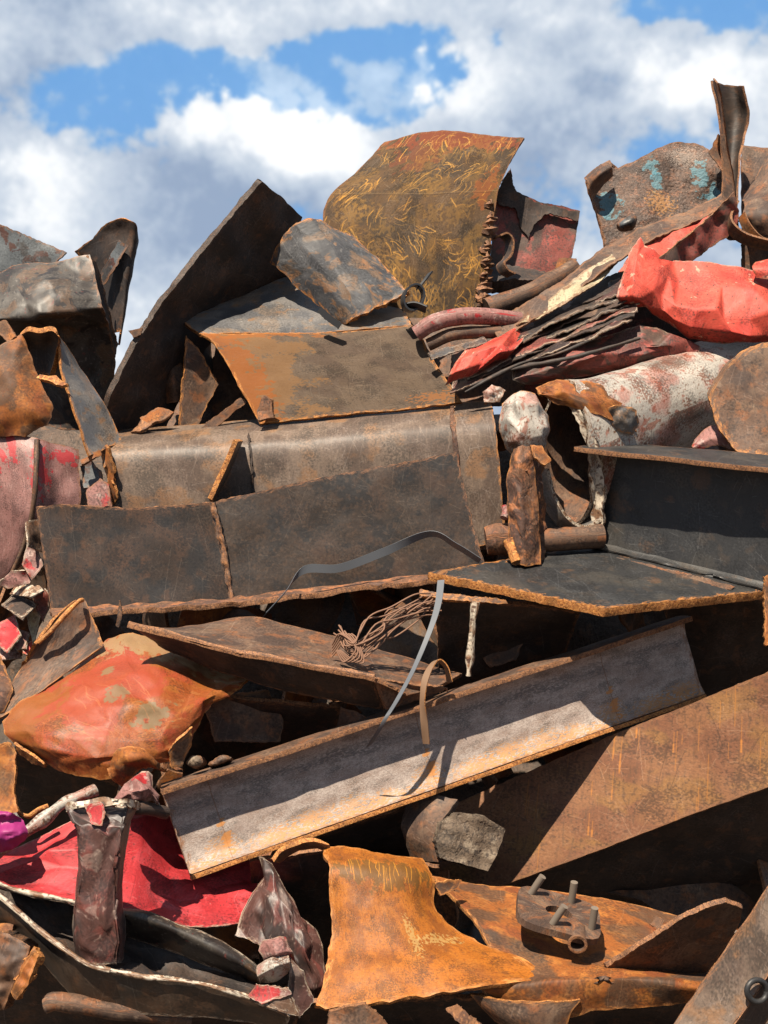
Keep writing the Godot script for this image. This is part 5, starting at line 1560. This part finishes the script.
	sheet("panel", [
		[[-40, 424, 8.20], [0, 431, 8.18], [36, 438, 8.14], [56, 443, 8.20], [79, 449, 8.24]],
		[[-40, 460, 8.16], [0, 462, 8.13], [35, 466, 8.08], [56, 470, 8.18], [79, 474, 8.24]],
		[[-40, 500, 8.16], [0, 502, 8.12], [33, 505, 8.07], [56, 506, 8.18], [79, 506, 8.24]],
		[[-40, 548, 8.18], [0, 545, 8.16], [26, 540, 8.12], [42, 534, 8.20], [56, 530, 8.26]],
		[[-40, 596, 8.24], [-6, 592, 8.24], [12, 576, 8.22], [22, 566, 8.26], [30, 560, 8.30]]],
		{"into": t, "mat": M.faded_panel, "fit": true, "edge": M.edge_brown, "t": 0.014, "dent": 0.012})
	rod("crease_rib", [[37, 440, 8.12], [36, 470, 8.06], [34, 500, 8.05], [26, 540, 8.10], [6, 588, 8.20]], 0.016, {"into": t, "mat": M.rust_brown, "dent": 0.004, "sides": 8})
	p_tag(plate("pale_scrap", [[80, 466, 8.3], [90, 460, 8.3], [101, 470, 8.28], [103, 484, 8.26], [84, 488, 8.26]], {"mat": M.grey_paint, "t": 0.02}), "pale blue-grey scrap in the gap left of upper girder's torn end", "metal scrap")
	p_tag(plate("pink_scrap", [[86, 490, 8.22], [100, 478, 8.22], [108, 484, 8.2], [112, 506, 8.18], [88, 508, 8.2]], {"mat": M.pink_paint, "t": 0.02}), "pink scrap under the pale blue-grey scrap", "metal scrap")
	p_tag(plate("bent_strip", [[80, 460, 8.2], [100, 450, 8.2], [101, 455, 8.2], [82, 464, 8.18]], {"mat": M.rust_orange, "t": 0.02}), "thin rusty strip over the pale blue-grey scrap", "steel strip")


func bottom() -> void:
	# red crushed car skin at lower left
	var t := thing("crushed_skin", at(140, 1015, 6.0), "crushed bright red vehicle skin with bent pillar and pale torn edges, lower left", "vehicle body")
	sheet("red_skin", [
		[[-30, 860, 6.5], [30, 842, 6.52], [90, 812, 6.6], [150, 806, 6.82], [190, 830, 6.92], [250, 858, 6.92], [280, 866, 6.9]],
		[[-30, 872, 6.36], [30, 862, 6.36], [84, 846, 6.4], [140, 846, 6.58], [190, 862, 6.76], [246, 880, 6.8], [284, 890, 6.8]],
		[[-30, 878, 6.24], [26, 884, 6.24], [80, 884, 6.26], [134, 886, 6.36], [188, 898, 6.54], [240, 902, 6.62], [276, 906, 6.66]],
		[[-30, 876, 6.16], [16, 890, 6.14], [70, 900, 6.14], [126, 912, 6.2], [190, 928, 6.34], [240, 922, 6.46], [270, 910, 6.56]]],
		{"into": t, "mat": M.signal_red, "inner": M.rust_brown, "edge": M.bare_edge, "t": 0.008, "dent": 0.003, "facet": 0.024, "nu": 2, "nv": 2, "fine": 8})
	rod("pale_edge", [[-20, 874, 6.14], [16, 890, 6.12], [70, 901, 6.12], [100, 908, 6.14]], 0.012, {"into": t, "mat": M.bare_edge, "dent": 0.004, "sides": 7})
	var post := sheet("pillar", [   # crushed rectangular post
		[[66, 804, 6.15], [67, 806, 6.01], [70.44, 806, 5.99], [99.3, 807, 5.975], [125.2, 806, 6], [129.64, 806, 6.02], [140, 801, 6.21]],
		[[72, 820, 6.11], [73, 822, 5.97], [75.72, 822, 5.95], [99.9, 823, 5.965], [121.6, 822, 5.96], [125.32, 822, 5.98], [134, 817, 6.17]],
		[[77, 830, 6.09], [78, 832, 5.95], [80.18, 832, 5.93], [100.85, 833, 5.915], [119.4, 832, 5.94], [122.58, 832, 5.96], [130, 827, 6.15]],
		[[79, 868, 6.07], [80, 870, 5.93], [81.7, 870, 5.91], [99.25, 871, 5.925], [115, 870, 5.92], [117.7, 870, 5.94], [124, 865, 6.13]],
		[[74, 908, 6.06], [75, 910, 5.92], [76.94, 910, 5.9], [96.05, 911, 5.885], [113.2, 910, 5.91], [116.14, 910, 5.93], [123, 905, 6.12]],
		[[74, 938, 6.05], [75, 940, 5.91], [77.12, 940, 5.89], [97.4, 941, 5.905], [115.6, 940, 5.9], [118.72, 940, 5.92], [126, 935, 6.11]],
		[[78, 962, 6.07], [79, 964, 5.93], [80.76, 964, 5.91], [98.7, 965, 5.895], [114.8, 964, 5.92], [117.56, 964, 5.94], [124, 959, 6.13]]],
		{"into": t, "mat": M.maroon, "edge": M.bare_edge, "t": 0.01, "dent": 0.003, "df": 7.0, "facet": 0.009, "nu": 2, "nv": 2, "fine": 4})
	plate("paint_remnant", [[84, 804, 5.95], [100, 802, 5.945], [106, 812, 5.93], [102, 826, 5.91], [92, 824, 5.91], [88, 814, 5.94]], {"into": post, "mat": M.signal_red, "edge": M.bare_edge, "t": 0.003, "sp": 2.6, "jag": 1.6})
	sheet("pillar_rim", [[[65, 805, 6.1], [70, 803, 5.975], [96, 798, 5.965], [128, 799, 5.98], [142, 804, 6.16]], [[68, 811, 6.08], [73, 810, 5.965], [98, 806, 5.955], [127, 806, 5.97], [139, 810, 6.14]]], {"into": post, "mat": M.bare_edge, "edge": M.bare_edge, "t": 0.012, "dent": 0.006, "df": 8.0, "crease": 0.02, "cf": 6.0, "jag": 0.008})
	sheet("trough_side", [   # the near wall of the trough
		[[-30, 880, 6.0], [0, 896, 5.96], [40, 930, 5.9], [84, 962, 5.84], [130, 974, 5.84], [190, 982, 5.86], [250, 998, 5.9], [290, 1016, 5.96]],
		[[-30, 900, 6.0], [8, 915, 5.96], [48, 955, 5.9], [84, 986, 5.86], [132, 992, 5.86], [192, 998, 5.88], [250, 1010, 5.92], [288, 1024, 5.98]],
		[[-20, 920, 6.02], [20, 935, 6.0], [56, 980, 5.95], [86, 1010, 5.9], [134, 1014, 5.9], [194, 1016, 5.92], [248, 1024, 5.96], [284, 1034, 6.02]]],
		{"into": t, "mat": M.dark_steel, "inner": M.rust_brown, "edge": M.bare_edge, "t": 0.016, "dent": 0.006, "df": 3.0, "crease": 0.02, "cf": 2.2, "jag": 0.004, "nu": 6})
	rod("pale_edge", [[-20, 884, 5.98], [0, 896, 5.94], [40, 930, 5.88], [84, 962, 5.82], [110, 970, 5.82]], 0.018, {"into": t, "mat": M.bare_edge, "flat": 0.5, "dent": 0.005, "sides": 7})
	rod("pale_edge", [[108, 970, 5.82], [150, 978, 5.83], [200, 984, 5.85], [250, 999, 5.88], [286, 1015, 5.94]], 0.009, {"into": t, "mat": M.bare_edge, "dent": 0.005, "sides": 7})
	sheet("trough_floor", [
		[[10, 892, 6.28], [70, 906, 6.3], [126, 920, 6.34], [190, 938, 6.36], [250, 970, 6.36]],
		[[30, 930, 6.2], [84, 950, 6.2], [140, 960, 6.2], [200, 972, 6.2], [262, 992, 6.2]],
		[[40, 940, 5.98], [90, 964, 5.94], [140, 976, 5.94], [200, 986, 5.96], [260, 1004, 6.0]]],
		{"into": t, "mat": M.rust_dark, "edge": M.edge_dark, "t": 0.01, "dent": 0.03, "df": 4.0})
	sheet("far_wall", [
		[[118, 909, 6.16], [150, 914, 6.18], [190, 928, 6.2], [230, 948, 6.2], [264, 970, 6.2]],
		[[120, 914, 6.12], [150, 922, 6.13], [190, 938, 6.14], [230, 958, 6.14], [262, 978, 6.16]],
		[[124, 934, 6.22], [150, 944, 6.24], [190, 958, 6.24], [230, 974, 6.24], [258, 988, 6.24]]],
		{"into": t, "mat": M.chipped_grey, "edge": M.bare_edge, "t": 0.012, "dent": 0.01})
	sheet("torn_flap", [
		[[256, 856, 6.56], [272, 862, 6.5], [286, 890, 6.44], [300, 912, 6.4], [316, 930, 6.4]],
		[[262, 876, 6.5], [276, 890, 6.4], [290, 914, 6.32], [304, 936, 6.28], [324, 962, 6.3]],
		[[240, 912, 6.44], [262, 916, 6.36], [280, 936, 6.28], [298, 960, 6.24], [326, 985, 6.28]],
		[[236, 936, 6.4], [260, 944, 6.34], [280, 962, 6.28], [296, 984, 6.26], [318, 1004, 6.3]]],
		{"into": t, "mat": M.maroon, "edge": M.bare_edge, "t": 0.01, "dent": 0.003, "facet": 0.03, "nu": 2, "nv": 2, "fine": 5})
	sheet("top_flap", [
		[[114, 800, 6.3], [124, 784, 6.3], [142, 773, 6.3], [152, 776, 6.32]],
		[[116, 804, 6.22], [132, 794, 6.18], [148, 788, 6.18], [158, 796, 6.24]],
		[[124, 806, 6.26], [138, 804, 6.22], [152, 802, 6.24], [160, 806, 6.28]]],
		{"into": t, "mat": M.pink_paint, "edge": M.bare_edge, "t": 0.01, "dent": 0.002, "facet": 0.022, "nu": 2, "nv": 2, "fine": 4})
	rod("crossbar", [[120, 808, 6.2], [140, 808, 6.22], [166, 812, 6.34]], [0.03, 0.034, 0.03], {"into": t, "mat": M.rust_dark, "dent": 0.008})
	p_tag(rod("pale_bar", [[-20, 868, 6.3], [12, 842, 6.3], [40, 822, 6.34], [60, 806, 6.4], [96, 790, 6.5]], [0.024, 0.024, 0.03, 0.026, 0.026], {"mat": M.white_paint, "dent": 0.008}), "pale bent bar above the crushed red vehicle skin", "metal bar")
	t = thing("crumpled_scrap", at(272, 1008, 5.9), "crumpled pink and white scrap at right end of the crushed red skin", "metal scrap")
	sheet("pink_fold", [[[258, 944, 6.0], [272, 938, 5.96], [286, 936, 5.98]], [[262, 958, 5.94], [278, 952, 5.88], [292, 952, 5.92]], [[268, 968, 6.0], [284, 966, 5.96], [298, 970, 6.0]]], {"into": t, "mat": M.pink_paint, "edge": M.bare_edge, "t": 0.008, "dent": 0.002, "facet": 0.016, "nu": 2, "nv": 2, "fine": 4})
	sheet("white_fold", [[[258, 966, 5.94], [272, 956, 5.9], [288, 954, 5.92]], [[258, 976, 5.88], [274, 968, 5.82], [290, 962, 5.88]], [[262, 984, 5.94], [276, 980, 5.9], [288, 974, 5.94]]], {"into": t, "mat": M.white_paint, "edge": M.bare_edge, "t": 0.012, "dent": 0.002, "facet": 0.016, "nu": 2, "nv": 2, "fine": 4})
	plate("pink_leaf", [[248, 996, 5.86], [256, 984, 5.86], [288, 988, 5.84], [292, 994, 5.84], [262, 1004, 5.82]], {"into": t, "mat": M.pink_paint, "edge": M.bare_edge, "t": 0.01})
	plate("dark_leaf", [[290, 958, 5.94], [304, 972, 5.94], [314, 1000, 5.94], [300, 1018, 5.92], [288, 990, 5.92]], {"into": t, "mat": M.maroon, "edge": M.bare_edge, "t": 0.01, "dent": 0.02})
	plate("dark_leaf", [[256, 1002, 5.86], [290, 994, 5.86], [300, 1016, 5.86], [280, 1012, 5.84]], {"into": t, "mat": M.rust_brown, "edge": M.bare_edge, "t": 0.01})
	# saddle sheet
	t = thing("saddle_sheet", at(400, 1005, 6.1), "bright orange rusted sheet curved like a saddle with torn edges", "sheet metal")
	sheet("skin", [
		[[322, 845, 6.5], [348, 846, 6.5], [378, 852, 6.5], [404, 856, 6.52], [422, 858, 6.56]],
		[[327, 866, 6.34], [354, 868, 6.32], [384, 872, 6.32], [412, 874, 6.36], [434, 880, 6.44]],
		[[330, 900, 6.28], [356, 902, 6.24], [386, 904, 6.24], [414, 906, 6.28], [436, 908, 6.36]],
		[[331, 940, 6.2], [360, 940, 6.16], [396, 938, 6.16], [430, 936, 6.2], [468, 934, 6.28]],
		[[326, 976, 6.06], [362, 976, 6.02], [404, 972, 6.02], [454, 962, 6.06], [516, 954, 6.2]],
		[[314, 1008, 5.96], [364, 1006, 5.92], [416, 998, 5.92], [474, 988, 5.96], [556, 976, 6.05]]],
		{"into": t, "mat": M.saddle_rust, "fit": true, "edge": M.edge_orange, "inner": M.rust_brown, "t": 0.018, "dent": 0.012, "df": 2.4, "jag": 0.012})
	sheet("rolled_corner", [
		[[274, 862, 6.46], [282, 852, 6.4], [298, 845, 6.38], [314, 843, 6.42], [330, 846, 6.48]],
		[[280, 864, 6.56], [290, 856, 6.5], [304, 850, 6.48], [318, 850, 6.5], [330, 856, 6.5]]],
		{"into": t, "mat": M.rust_brown, "edge": M.edge_orange, "t": 0.02, "dent": 0.006})
	t = thing("warped_sheet", at(600, 1010, 6.1), "warped orange-brown sheet with drooping front edge under the bolted flange", "sheet metal")
	sheet("skin", [
		[[432, 878, 6.75], [490, 884, 6.8], [550, 890, 6.8], [620, 900, 6.8], [700, 920, 6.8]],
		[[456, 898, 6.55], [506, 908, 6.55], [570, 918, 6.55], [640, 932, 6.55], [712, 946, 6.55]],
		[[482, 934, 6.32], [530, 940, 6.3], [590, 950, 6.3], [650, 962, 6.3], [714, 970, 6.3]],
		[[500, 966, 6.12], [540, 972, 6.08], [596, 974, 6.06], [650, 976, 6.06], [712, 982, 6.08]],
		[[482, 990, 6.02], [536, 985, 5.98], [598, 980, 5.98], [650, 982, 5.98], [708, 990, 6.0]],
		[[500, 1010, 6.04], [536, 1022, 6.0], [598, 1010, 6.02], [650, 1006, 6.02], [704, 1004, 6.04]]],
		{"into": t, "mat": M.rust_orange, "edge": M.edge_orange, "inner": M.rust_brown, "t": 0.016, "dent": 0.014, "df": 2.0, "jag": 0.008})
	sheet("front_roll", [
		[[470, 994, 6.02], [505, 1000, 5.97], [540, 1002, 5.96], [580, 1000, 5.98]],
		[[480, 1006, 6.02], [510, 1016, 5.96], [540, 1020, 5.95], [572, 1012, 5.98]],
		[[496, 1020, 6.04], [516, 1032, 5.98], [540, 1040, 5.97], [566, 1034, 6.0]]],
		{"into": t, "mat": M.rust_brown, "edge": M.edge_orange, "t": 0.014, "dent": 0.01})
	plate("curled_tab", [[434, 884, 6.44], [448, 880, 6.46], [462, 880, 6.5], [456, 890, 6.46], [440, 896, 6.42]], {"into": t, "mat": M.rust_orange, "edge": M.edge_orange, "t": 0.014, "dent": 0.02})
	# flange with studs
	t = thing("bolted_flange", at(560, 935, 6.25), "rusty flange plate with four upright studs lying on the warped sheet", "flange")
	var centre := at(559, 912, 6.3)
	var gx := (at(605, 928, 6.28) - at(514, 903, 6.3)).normalized()
	var gz := (at(545, 928, 6.16) - at(560, 898, 6.44)).normalized()
	gz = (gz - gx * gz.dot(gx)).normalized()
	var gy := gz.cross(gx).normalized()
	if gy.y < 0:
		gy = -gy
	flange(t, centre, gx, gy, gz)
	# triangular dark plate
	p_tag(plate("triangle_plate", [[606, 968, 6.14], [640, 946, 6.06], [680, 920, 5.98], [706, 908, 5.96], [726, 902, 5.96], [743, 909, 6.0], [738, 928, 6.1], [716, 962, 6.22], [700, 980, 6.26], [650, 975, 6.2]], {"mat": M.rust_brown, "edge": M.edge_brown, "t": 0.025, "dent": 0.012, "rim": 0.015}), "dark triangular plate with pale upper edge on the warped sheet", "steel plate")
	p_tag(plate("small_tab", [[650, 924, 6.35], [656, 916, 6.35], [664, 920, 6.34], [660, 930, 6.33]], {"mat": M.rust_brown, "t": 0.02, "sp": 2.5}), "small rusty tab behind the dark triangular plate", "metal scrap")
	# diagonal bar at lower right
	t = thing("angle_bar", at(720, 1024, 5.6), "grey-brown angle bar slanting up at lower right with round hole", "angle bar")
	sheet("face", [
		[[800, 842, 5.72], [768, 888, 5.68], [720, 958, 5.62], [670, 1030, 5.56], [640, 1072, 5.52]],
		[[812, 866, 5.7], [780, 912, 5.66], [733, 982, 5.6], [694, 1036, 5.54], [660, 1080, 5.5]],
		[[824, 890, 5.68], [794, 936, 5.64], [748, 1004, 5.58], [722, 1040, 5.53], [690, 1084, 5.49]]],
		{"into": t, "mat": M.brown_steel, "edge": M.edge_brown, "t": 0.02, "dent": 0.006})
	sheet("leg", [
		[[824, 891, 5.68], [794, 937, 5.64], [748, 1005, 5.58], [722, 1041, 5.53]],
		[[834, 912, 5.8], [806, 958, 5.76], [768, 1020, 5.7], [742, 1056, 5.66]]],
		{"into": t, "mat": M.rust_dark, "edge": M.edge_brown, "t": 0.02, "dent": 0.003})
	rod("ring", ring_points(Vector2(757, 991), 10.0, 5.57), 0.012, {"into": t, "mat": M.black_steel, "sides": 8, "nu": 2})
	p_tag(plate("shaded_plate", [[560, 880, 7.75], [640, 846, 7.8], [700, 862, 7.7], [762, 905, 7.6], [750, 925, 7.5], [690, 930, 7.5], [640, 900, 7.6]], {"mat": M.rust_brown, "edge": M.edge_dark, "t": 0.02}), "smooth brown plate in shade behind the triangular plate", "steel plate")
	p_tag(plate("shaded_plate", [[500, 885, 7.8], [580, 850, 7.85], [640, 842, 7.85], [600, 880, 7.8], [540, 895, 7.75]], {"mat": M.rust_brown, "edge": M.edge_dark, "t": 0.02}), "brown plate in deep shade beneath the plate with rust runs", "steel plate")
	# block
	t = thing("timber_block", at(455, 872, 6.95), "rough grey block end poking out below the channel beam", "block")
	plate("end_face", [[440, 822, 6.9], [458, 812, 6.92], [484, 816, 6.94], [506, 829, 6.96], [498, 852, 6.92], [488, 871, 6.88], [462, 864, 6.86], [440, 858, 6.86], [436, 840, 6.88]], {"into": t, "mat": M.stone_grey, "edge": M.stone_grey, "t": 0.2, "dent": 0.012, "df": 3.0, "jag": 0.7, "crease": 0.04, "cf": 4.5})
	sheet("brown_side", [[[404, 802, 7.1], [430, 796, 7.05], [458, 800, 7.0]], [[402, 826, 7.05], [424, 824, 6.98], [442, 826, 6.92]], [[410, 856, 7.05], [426, 860, 6.98], [440, 862, 6.9]]], {"into": t, "mat": M.rust_brown, "edge": M.edge_dark, "t": 0.04, "dent": 0.02})
	# left edge bits
	p_tag(plate("yellow_plate", [[-20, 744, 6.4], [10, 744, 6.4], [16, 752, 6.4], [14, 790, 6.34], [18, 812, 6.3], [-20, 816, 6.3]], {"mat": M.rust_orange, "edge": M.edge_orange, "t": 0.02, "dent": 0.02}), "yellow-orange plate at left edge above the magenta plastic", "steel plate")
	p_tag(plate("plastic_scrap", [[-20, 812, 6.22], [8, 812, 6.22], [22, 820, 6.22], [28, 834, 6.2], [14, 848, 6.18], [-20, 852, 6.18]], {"mat": M.magenta, "edge": M.white_paint, "t": 0.02, "bulge": 0.08, "dent": 0.05, "df": 6.0, "round": true}), "crumpled magenta plastic scrap at left edge", "plastic scrap")
	p_tag(rod("thin_wire", [[18, 812, 6.4], [28, 816, 6.4], [38, 810, 6.42], [48, 806, 6.44]], 0.012, {"mat": M.edge_orange, "dent": 0.006, "sides": 6}), "short rusty wire beside the magenta plastic scrap", "wire")
	p_tag(plate("rust_chunk", [[-16, 930, 5.9], [10, 934, 5.86], [30, 946, 5.84], [26, 966, 5.82], [14, 984, 5.82], [4, 1010, 5.84], [-16, 1012, 5.86]], {"mat": M.rust_brown, "edge": M.edge_brown, "t": 0.06, "dent": 0.04, "df": 4.0, "bulge": 0.05}), "brown rusty chunk left of the trough of crushed red skin", "metal scrap")
	p_tag(plate("rust_chunk", [[24, 962, 5.8], [34, 946, 5.8], [38, 956, 5.78], [28, 984, 5.78], [16, 1000, 5.78], [10, 992, 5.8]], {"mat": M.rust_orange, "edge": M.edge_orange, "t": 0.04, "dent": 0.03, "df": 6.0}), "orange rusty chunk leaning on the brown rusty chunk", "metal scrap")
	p_tag(plate("rust_chunk", [[-10, 924, 5.98], [14, 922, 5.98], [10, 936, 5.92], [-10, 936, 5.92]], {"mat": M.rust_orange, "t": 0.03}), "flat orange chip above the brown rusty chunk", "metal scrap")
	p_tag(rod("bar_end", [[46, 1004, 5.86], [60, 1002, 5.86], [110, 1010, 5.9], [190, 1018, 6.0]], 0.04, {"mat": M.rust_brown, "edge": M.edge_orange, "dent": 0.006}), "brown round bar under the trough of crushed red skin", "metal bar")
	p_tag(plate("rust_chunk", [[330, 1012, 5.8], [350, 1006, 5.8], [366, 1004, 5.82], [388, 1024, 5.82], [380, 1036, 5.8], [326, 1036, 5.78]], {"mat": M.rust_brown, "edge": M.edge_brown, "t": 0.05, "dent": 0.02}), "brown chunk under the saddle-shaped sheet's front edge", "metal scrap")
	p_tag(plate("rust_chunk", [[446, 1010, 5.85], [458, 1005, 5.85], [482, 1026, 5.84], [474, 1034, 5.84], [456, 1020, 5.84]], {"mat": M.edge_brown, "edge": M.edge_brown, "t": 0.03}), "slim rusty chunk between the two orange sheets' front edges", "metal scrap")


func ring_points(c: Vector2, r: float, d: float) -> Array:
	var out := []
	for k in 13:
		var a := TAU * k / 12.0
		out.append([c.x + r * cos(a), c.y + r * 1.1 * sin(a), d + 0.02 * cos(a)])
	return out


func flange(t: Node3D, c: Vector3, gx: Vector3, gy: Vector3, gz: Vector3) -> void:
	# plate with rounded corners and a round hole, 36 steps round
	var top := Buf.new()
	var n := 36
	var th := 0.032
	for k in n + 1:
		var a := TAU * k / n
		var o := Vector2(cos(a), sin(a))
		var e := 1.0 / pow(pow(absf(o.x), 5.0) + pow(absf(o.y), 5.0), 0.2)
		var po := c + gx * o.x * e * 0.19 + gz * o.y * e * 0.165
		var pi := c + gx * o.x * 0.062 + gz * o.y * 0.045
		var od := (gx * o.x + gz * o.y).normalized()
		var uv := o * 0.2
		top.add(po, gy, uv * 1.6)
		top.add(pi, gy, uv)
		top.add(po - gy * th, -gy, uv * 1.6)
		top.add(pi - gy * th, -gy, uv)
		top.add(po, od, uv * 1.6)
		top.add(po - gy * th, od, uv * 1.7)
		top.add(pi, -od, uv)
		top.add(pi - gy * th, -od, uv * 0.9)
	for k in n:
		var b := k * 8
		top.quad(b, b + 8, b + 9, b + 1)
		top.quad(b + 2, b + 10, b + 11, b + 3)
		top.quad(b + 4, b + 12, b + 13, b + 5)
		top.quad(b + 6, b + 14, b + 15, b + 7)
	commit("flange_plate", [top], [M.rust_brown], t)
	for q in [[-0.13, -0.1], [0.06, -0.12], [-0.03, 0.11], [0.15, 0.06]]:
		var b: Vector3 = c + gx * q[0] + gz * q[1]
		var lean: Vector3 = (gy + gx * (-0.15 if q[0] > 0 else 0.3)).normalized()
		rod("stud", [b - gy * 0.01, b + lean * 0.05, b + lean * 0.1], 0.017, {"into": t, "mat": M.steel_bolt, "sides": 12})
	var r := c + gx * 0.09 + gz * 0.15 - gy * 0.03
	sheet("pipe_stub", [ring_of(r - gz * 0.09, gx, gy, 0.042), ring_of(r, gx, gy, 0.042), ring_of(r + gz * 0.03, gx, gy, 0.043)], {"into": t, "closed": true, "mat": M.rust_brown, "inner": M.rust_brown, "t": 0.012, "dent": 0.0, "jag": 0.0, "nu": 3, "nv": 2})


func ring_of(c: Vector3, a: Vector3, b: Vector3, r: float) -> Array:
	var out := []
	for k in 8:
		out.append(c + a * cos(TAU * k / 8) * r + b * sin(TAU * k / 8) * r)
	return out

func hollows() -> void:
	# added plates in dark rust that darken the hollows, their undersides to the camera
	for q in [
		["behind the torn lip of the bulging orange sheet", [[-40, 742, 6.8], [60, 762, 6.8], [118, 784, 6.85], [112, 850, 7.4], [-40, 850, 7.4]]],
		["in the hollow between the wedge plate and the channel beam", [[188, 694, 7.1], [250, 700, 7.1], [340, 708, 7.15], [330, 765, 7.7], [180, 800, 7.6]]],
		["behind the crusty hanging rod", [[436, 598, 7.35], [520, 604, 7.4], [580, 612, 7.4], [560, 668, 7.95], [440, 700, 7.85]]],
		["in the hollow right of the channel beam's upper end", [[664, 604, 7.85], [740, 600, 7.75], [800, 598, 7.7], [800, 690, 8.3], [680, 712, 8.35]]],
		["in the hollow under the plate with rust runs", [[500, 884, 7.5], [620, 840, 7.35], [720, 800, 7.15], [800, 775, 7.0], [800, 930, 7.9], [540, 925, 7.9]]],
		["in the hollow left of the saddle-shaped sheet", [[250, 862, 6.72], [330, 850, 6.7], [440, 868, 6.85], [430, 950, 7.3], [260, 970, 7.2]]],
		["beneath the channel beam's lower edge", [[280, 850, 6.95], [360, 822, 7.05], [440, 796, 7.2], [440, 875, 7.7], [300, 880, 7.5]]],
		["under the front edge of the saddle-shaped sheet", [[280, 1004, 6.1], [400, 1000, 6.1], [530, 996, 6.15], [520, 1050, 6.6], [290, 1050, 6.6]]],
		["under the trough of the crushed red skin", [[-40, 915, 6.1], [40, 960, 6.05], [100, 1000, 6.02], [300, 1010, 6.1], [290, 1050, 6.5], [-40, 1050, 6.5]]],
		["under the drooping edge of the warped sheet", [[520, 1000, 6.15], [620, 996, 6.15], [720, 990, 6.15], [720, 1050, 6.6], [520, 1050, 6.6]]]]:
		var o := plate("added_gap_darkener", q[1], {"mat": M.rust_dark, "edge": M.edge_brown, "t": 0.02, "dent": 0.03, "jag": 1.2})
		tag(o, "added dark plate that keeps the gap dark, leaning out " + q[0], "steel plate")


func clutter() -> void:
	# crumpled painted bits below the pink panel
	var r := RandomNumberGenerator.new()
	r.seed = 21
	var bits := [[8, 632, 14, 20, "signal_red", "torn bright red scrap"], [22, 606, 16, 16, "rust_dark", "dark scrap"], [30, 590, 18, 8, "bare_edge", "pale bare scrap"], [34, 622, 8, 26, "cream", "cream upright scrap"], [20, 640, 12, 14, "pink_paint", "pink crumpled scrap"], [32, 560, 14, 22, "pink_paint", "faded pink twisted scrap"], [36, 536, 10, 18, "rust_brown", "brown splintered scrap"], [42, 602, 8, 16, "red_worn", "worn red scrap"], [8, 652, 14, 10, "white_paint", "white painted scrap"], [34, 648, 12, 10, "red_paint", "small light red scrap"], [14, 580, 20, 12, "pink_paint", "flat pink scrap"]]
	for b in bits:
		var ol := []
		var n := r.randi_range(4, 6)
		var a0 := r.randf() * TAU
		var tx := r.randf_range(-0.008, 0.008)
		var ty := r.randf_range(-0.004, 0.012)
		for k in n:
			var a := a0 + TAU * (k + r.randf_range(-0.25, 0.25)) / n
			var e := r.randf_range(0.75, 1.35)
			var dx: float = cos(a) * b[2] * e
			var dy: float = sin(a) * b[3] * e
			ol.append([b[0] + dx, b[1] + dy, 7.98 + dx * tx - dy * ty + r.randf_range(-0.03, 0.03)])
		var p := plate("painted_scrap", ol, {"mat": M[b[4]], "edge": M.bare_edge, "t": 0.01, "dent": 0.01, "crease": 0.09, "cf": 4.5, "jag": 0.6, "sp": 3.0})
		tag(p, b[5] + " in the crumpled pile under the faded pink panel", "metal scrap")
	# fragments filling the dark gaps
	var shapes: Array[Mesh] = []
	var mats := [M.rust_brown, M.rust_flaky, M.brown_steel, M.rust_orange, M.rust_brown, M.grey_steel]
	for k in 6:
		var w := 0.16 + 0.05 * k
		var h := 0.1 + 0.03 * ((k * 5) % 6)
		var o := sheet("template", [[Vector3(-w, h, -0.05), Vector3(0, h * 1.2, 0.03 * k), Vector3(w * 0.9, h * 0.8, 0)], [Vector3(-w * 1.1, 0, 0), Vector3(0, 0, 0.02 * k), Vector3(w, 0, 0.05)], [Vector3(-w * 0.8, -h, 0), Vector3(0, -h * 0.9, 0), Vector3(w * 1.1, -h * 1.1, 0.04)]], {"mat": mats[k], "edge": M.edge_brown, "t": 0.02, "dent": 0.02, "df": 4.0, "nu": 4, "nv": 4})
		shapes.append(o.mesh)
		used.erase("template")
		remove_child(o)
		o.free()
	for k in 140:
		var x := r.randf_range(-60, 830)
		var y := r.randf_range(470, 1040)
		if k < 26:
			y = r.randf_range(385, 470)
		var d := 8.75 if y < 400 else lerpf(8.75, 8.15, (y - 400) / 150.0) if y < 550 else lerpf(8.15, 7.0, minf(1.0, (y - 550) / 380.0))
		d += r.randf_range(0.5, 1.1)
		var o := MeshInstance3D.new()
		o.mesh = shapes[r.randi() % 6]
		o.name = numbered("scrap_fragment")
		o.position = at(x, y, d)
		o.rotation = Vector3(r.randf_range(-1, 1), r.randf_range(-3, 3), r.randf_range(-3, 3))
		tag(o, "rusty plate fragment wedged deep in a gap of the heap", "metal scrap", "fragments in the gaps of the heap")
		add_child(o)
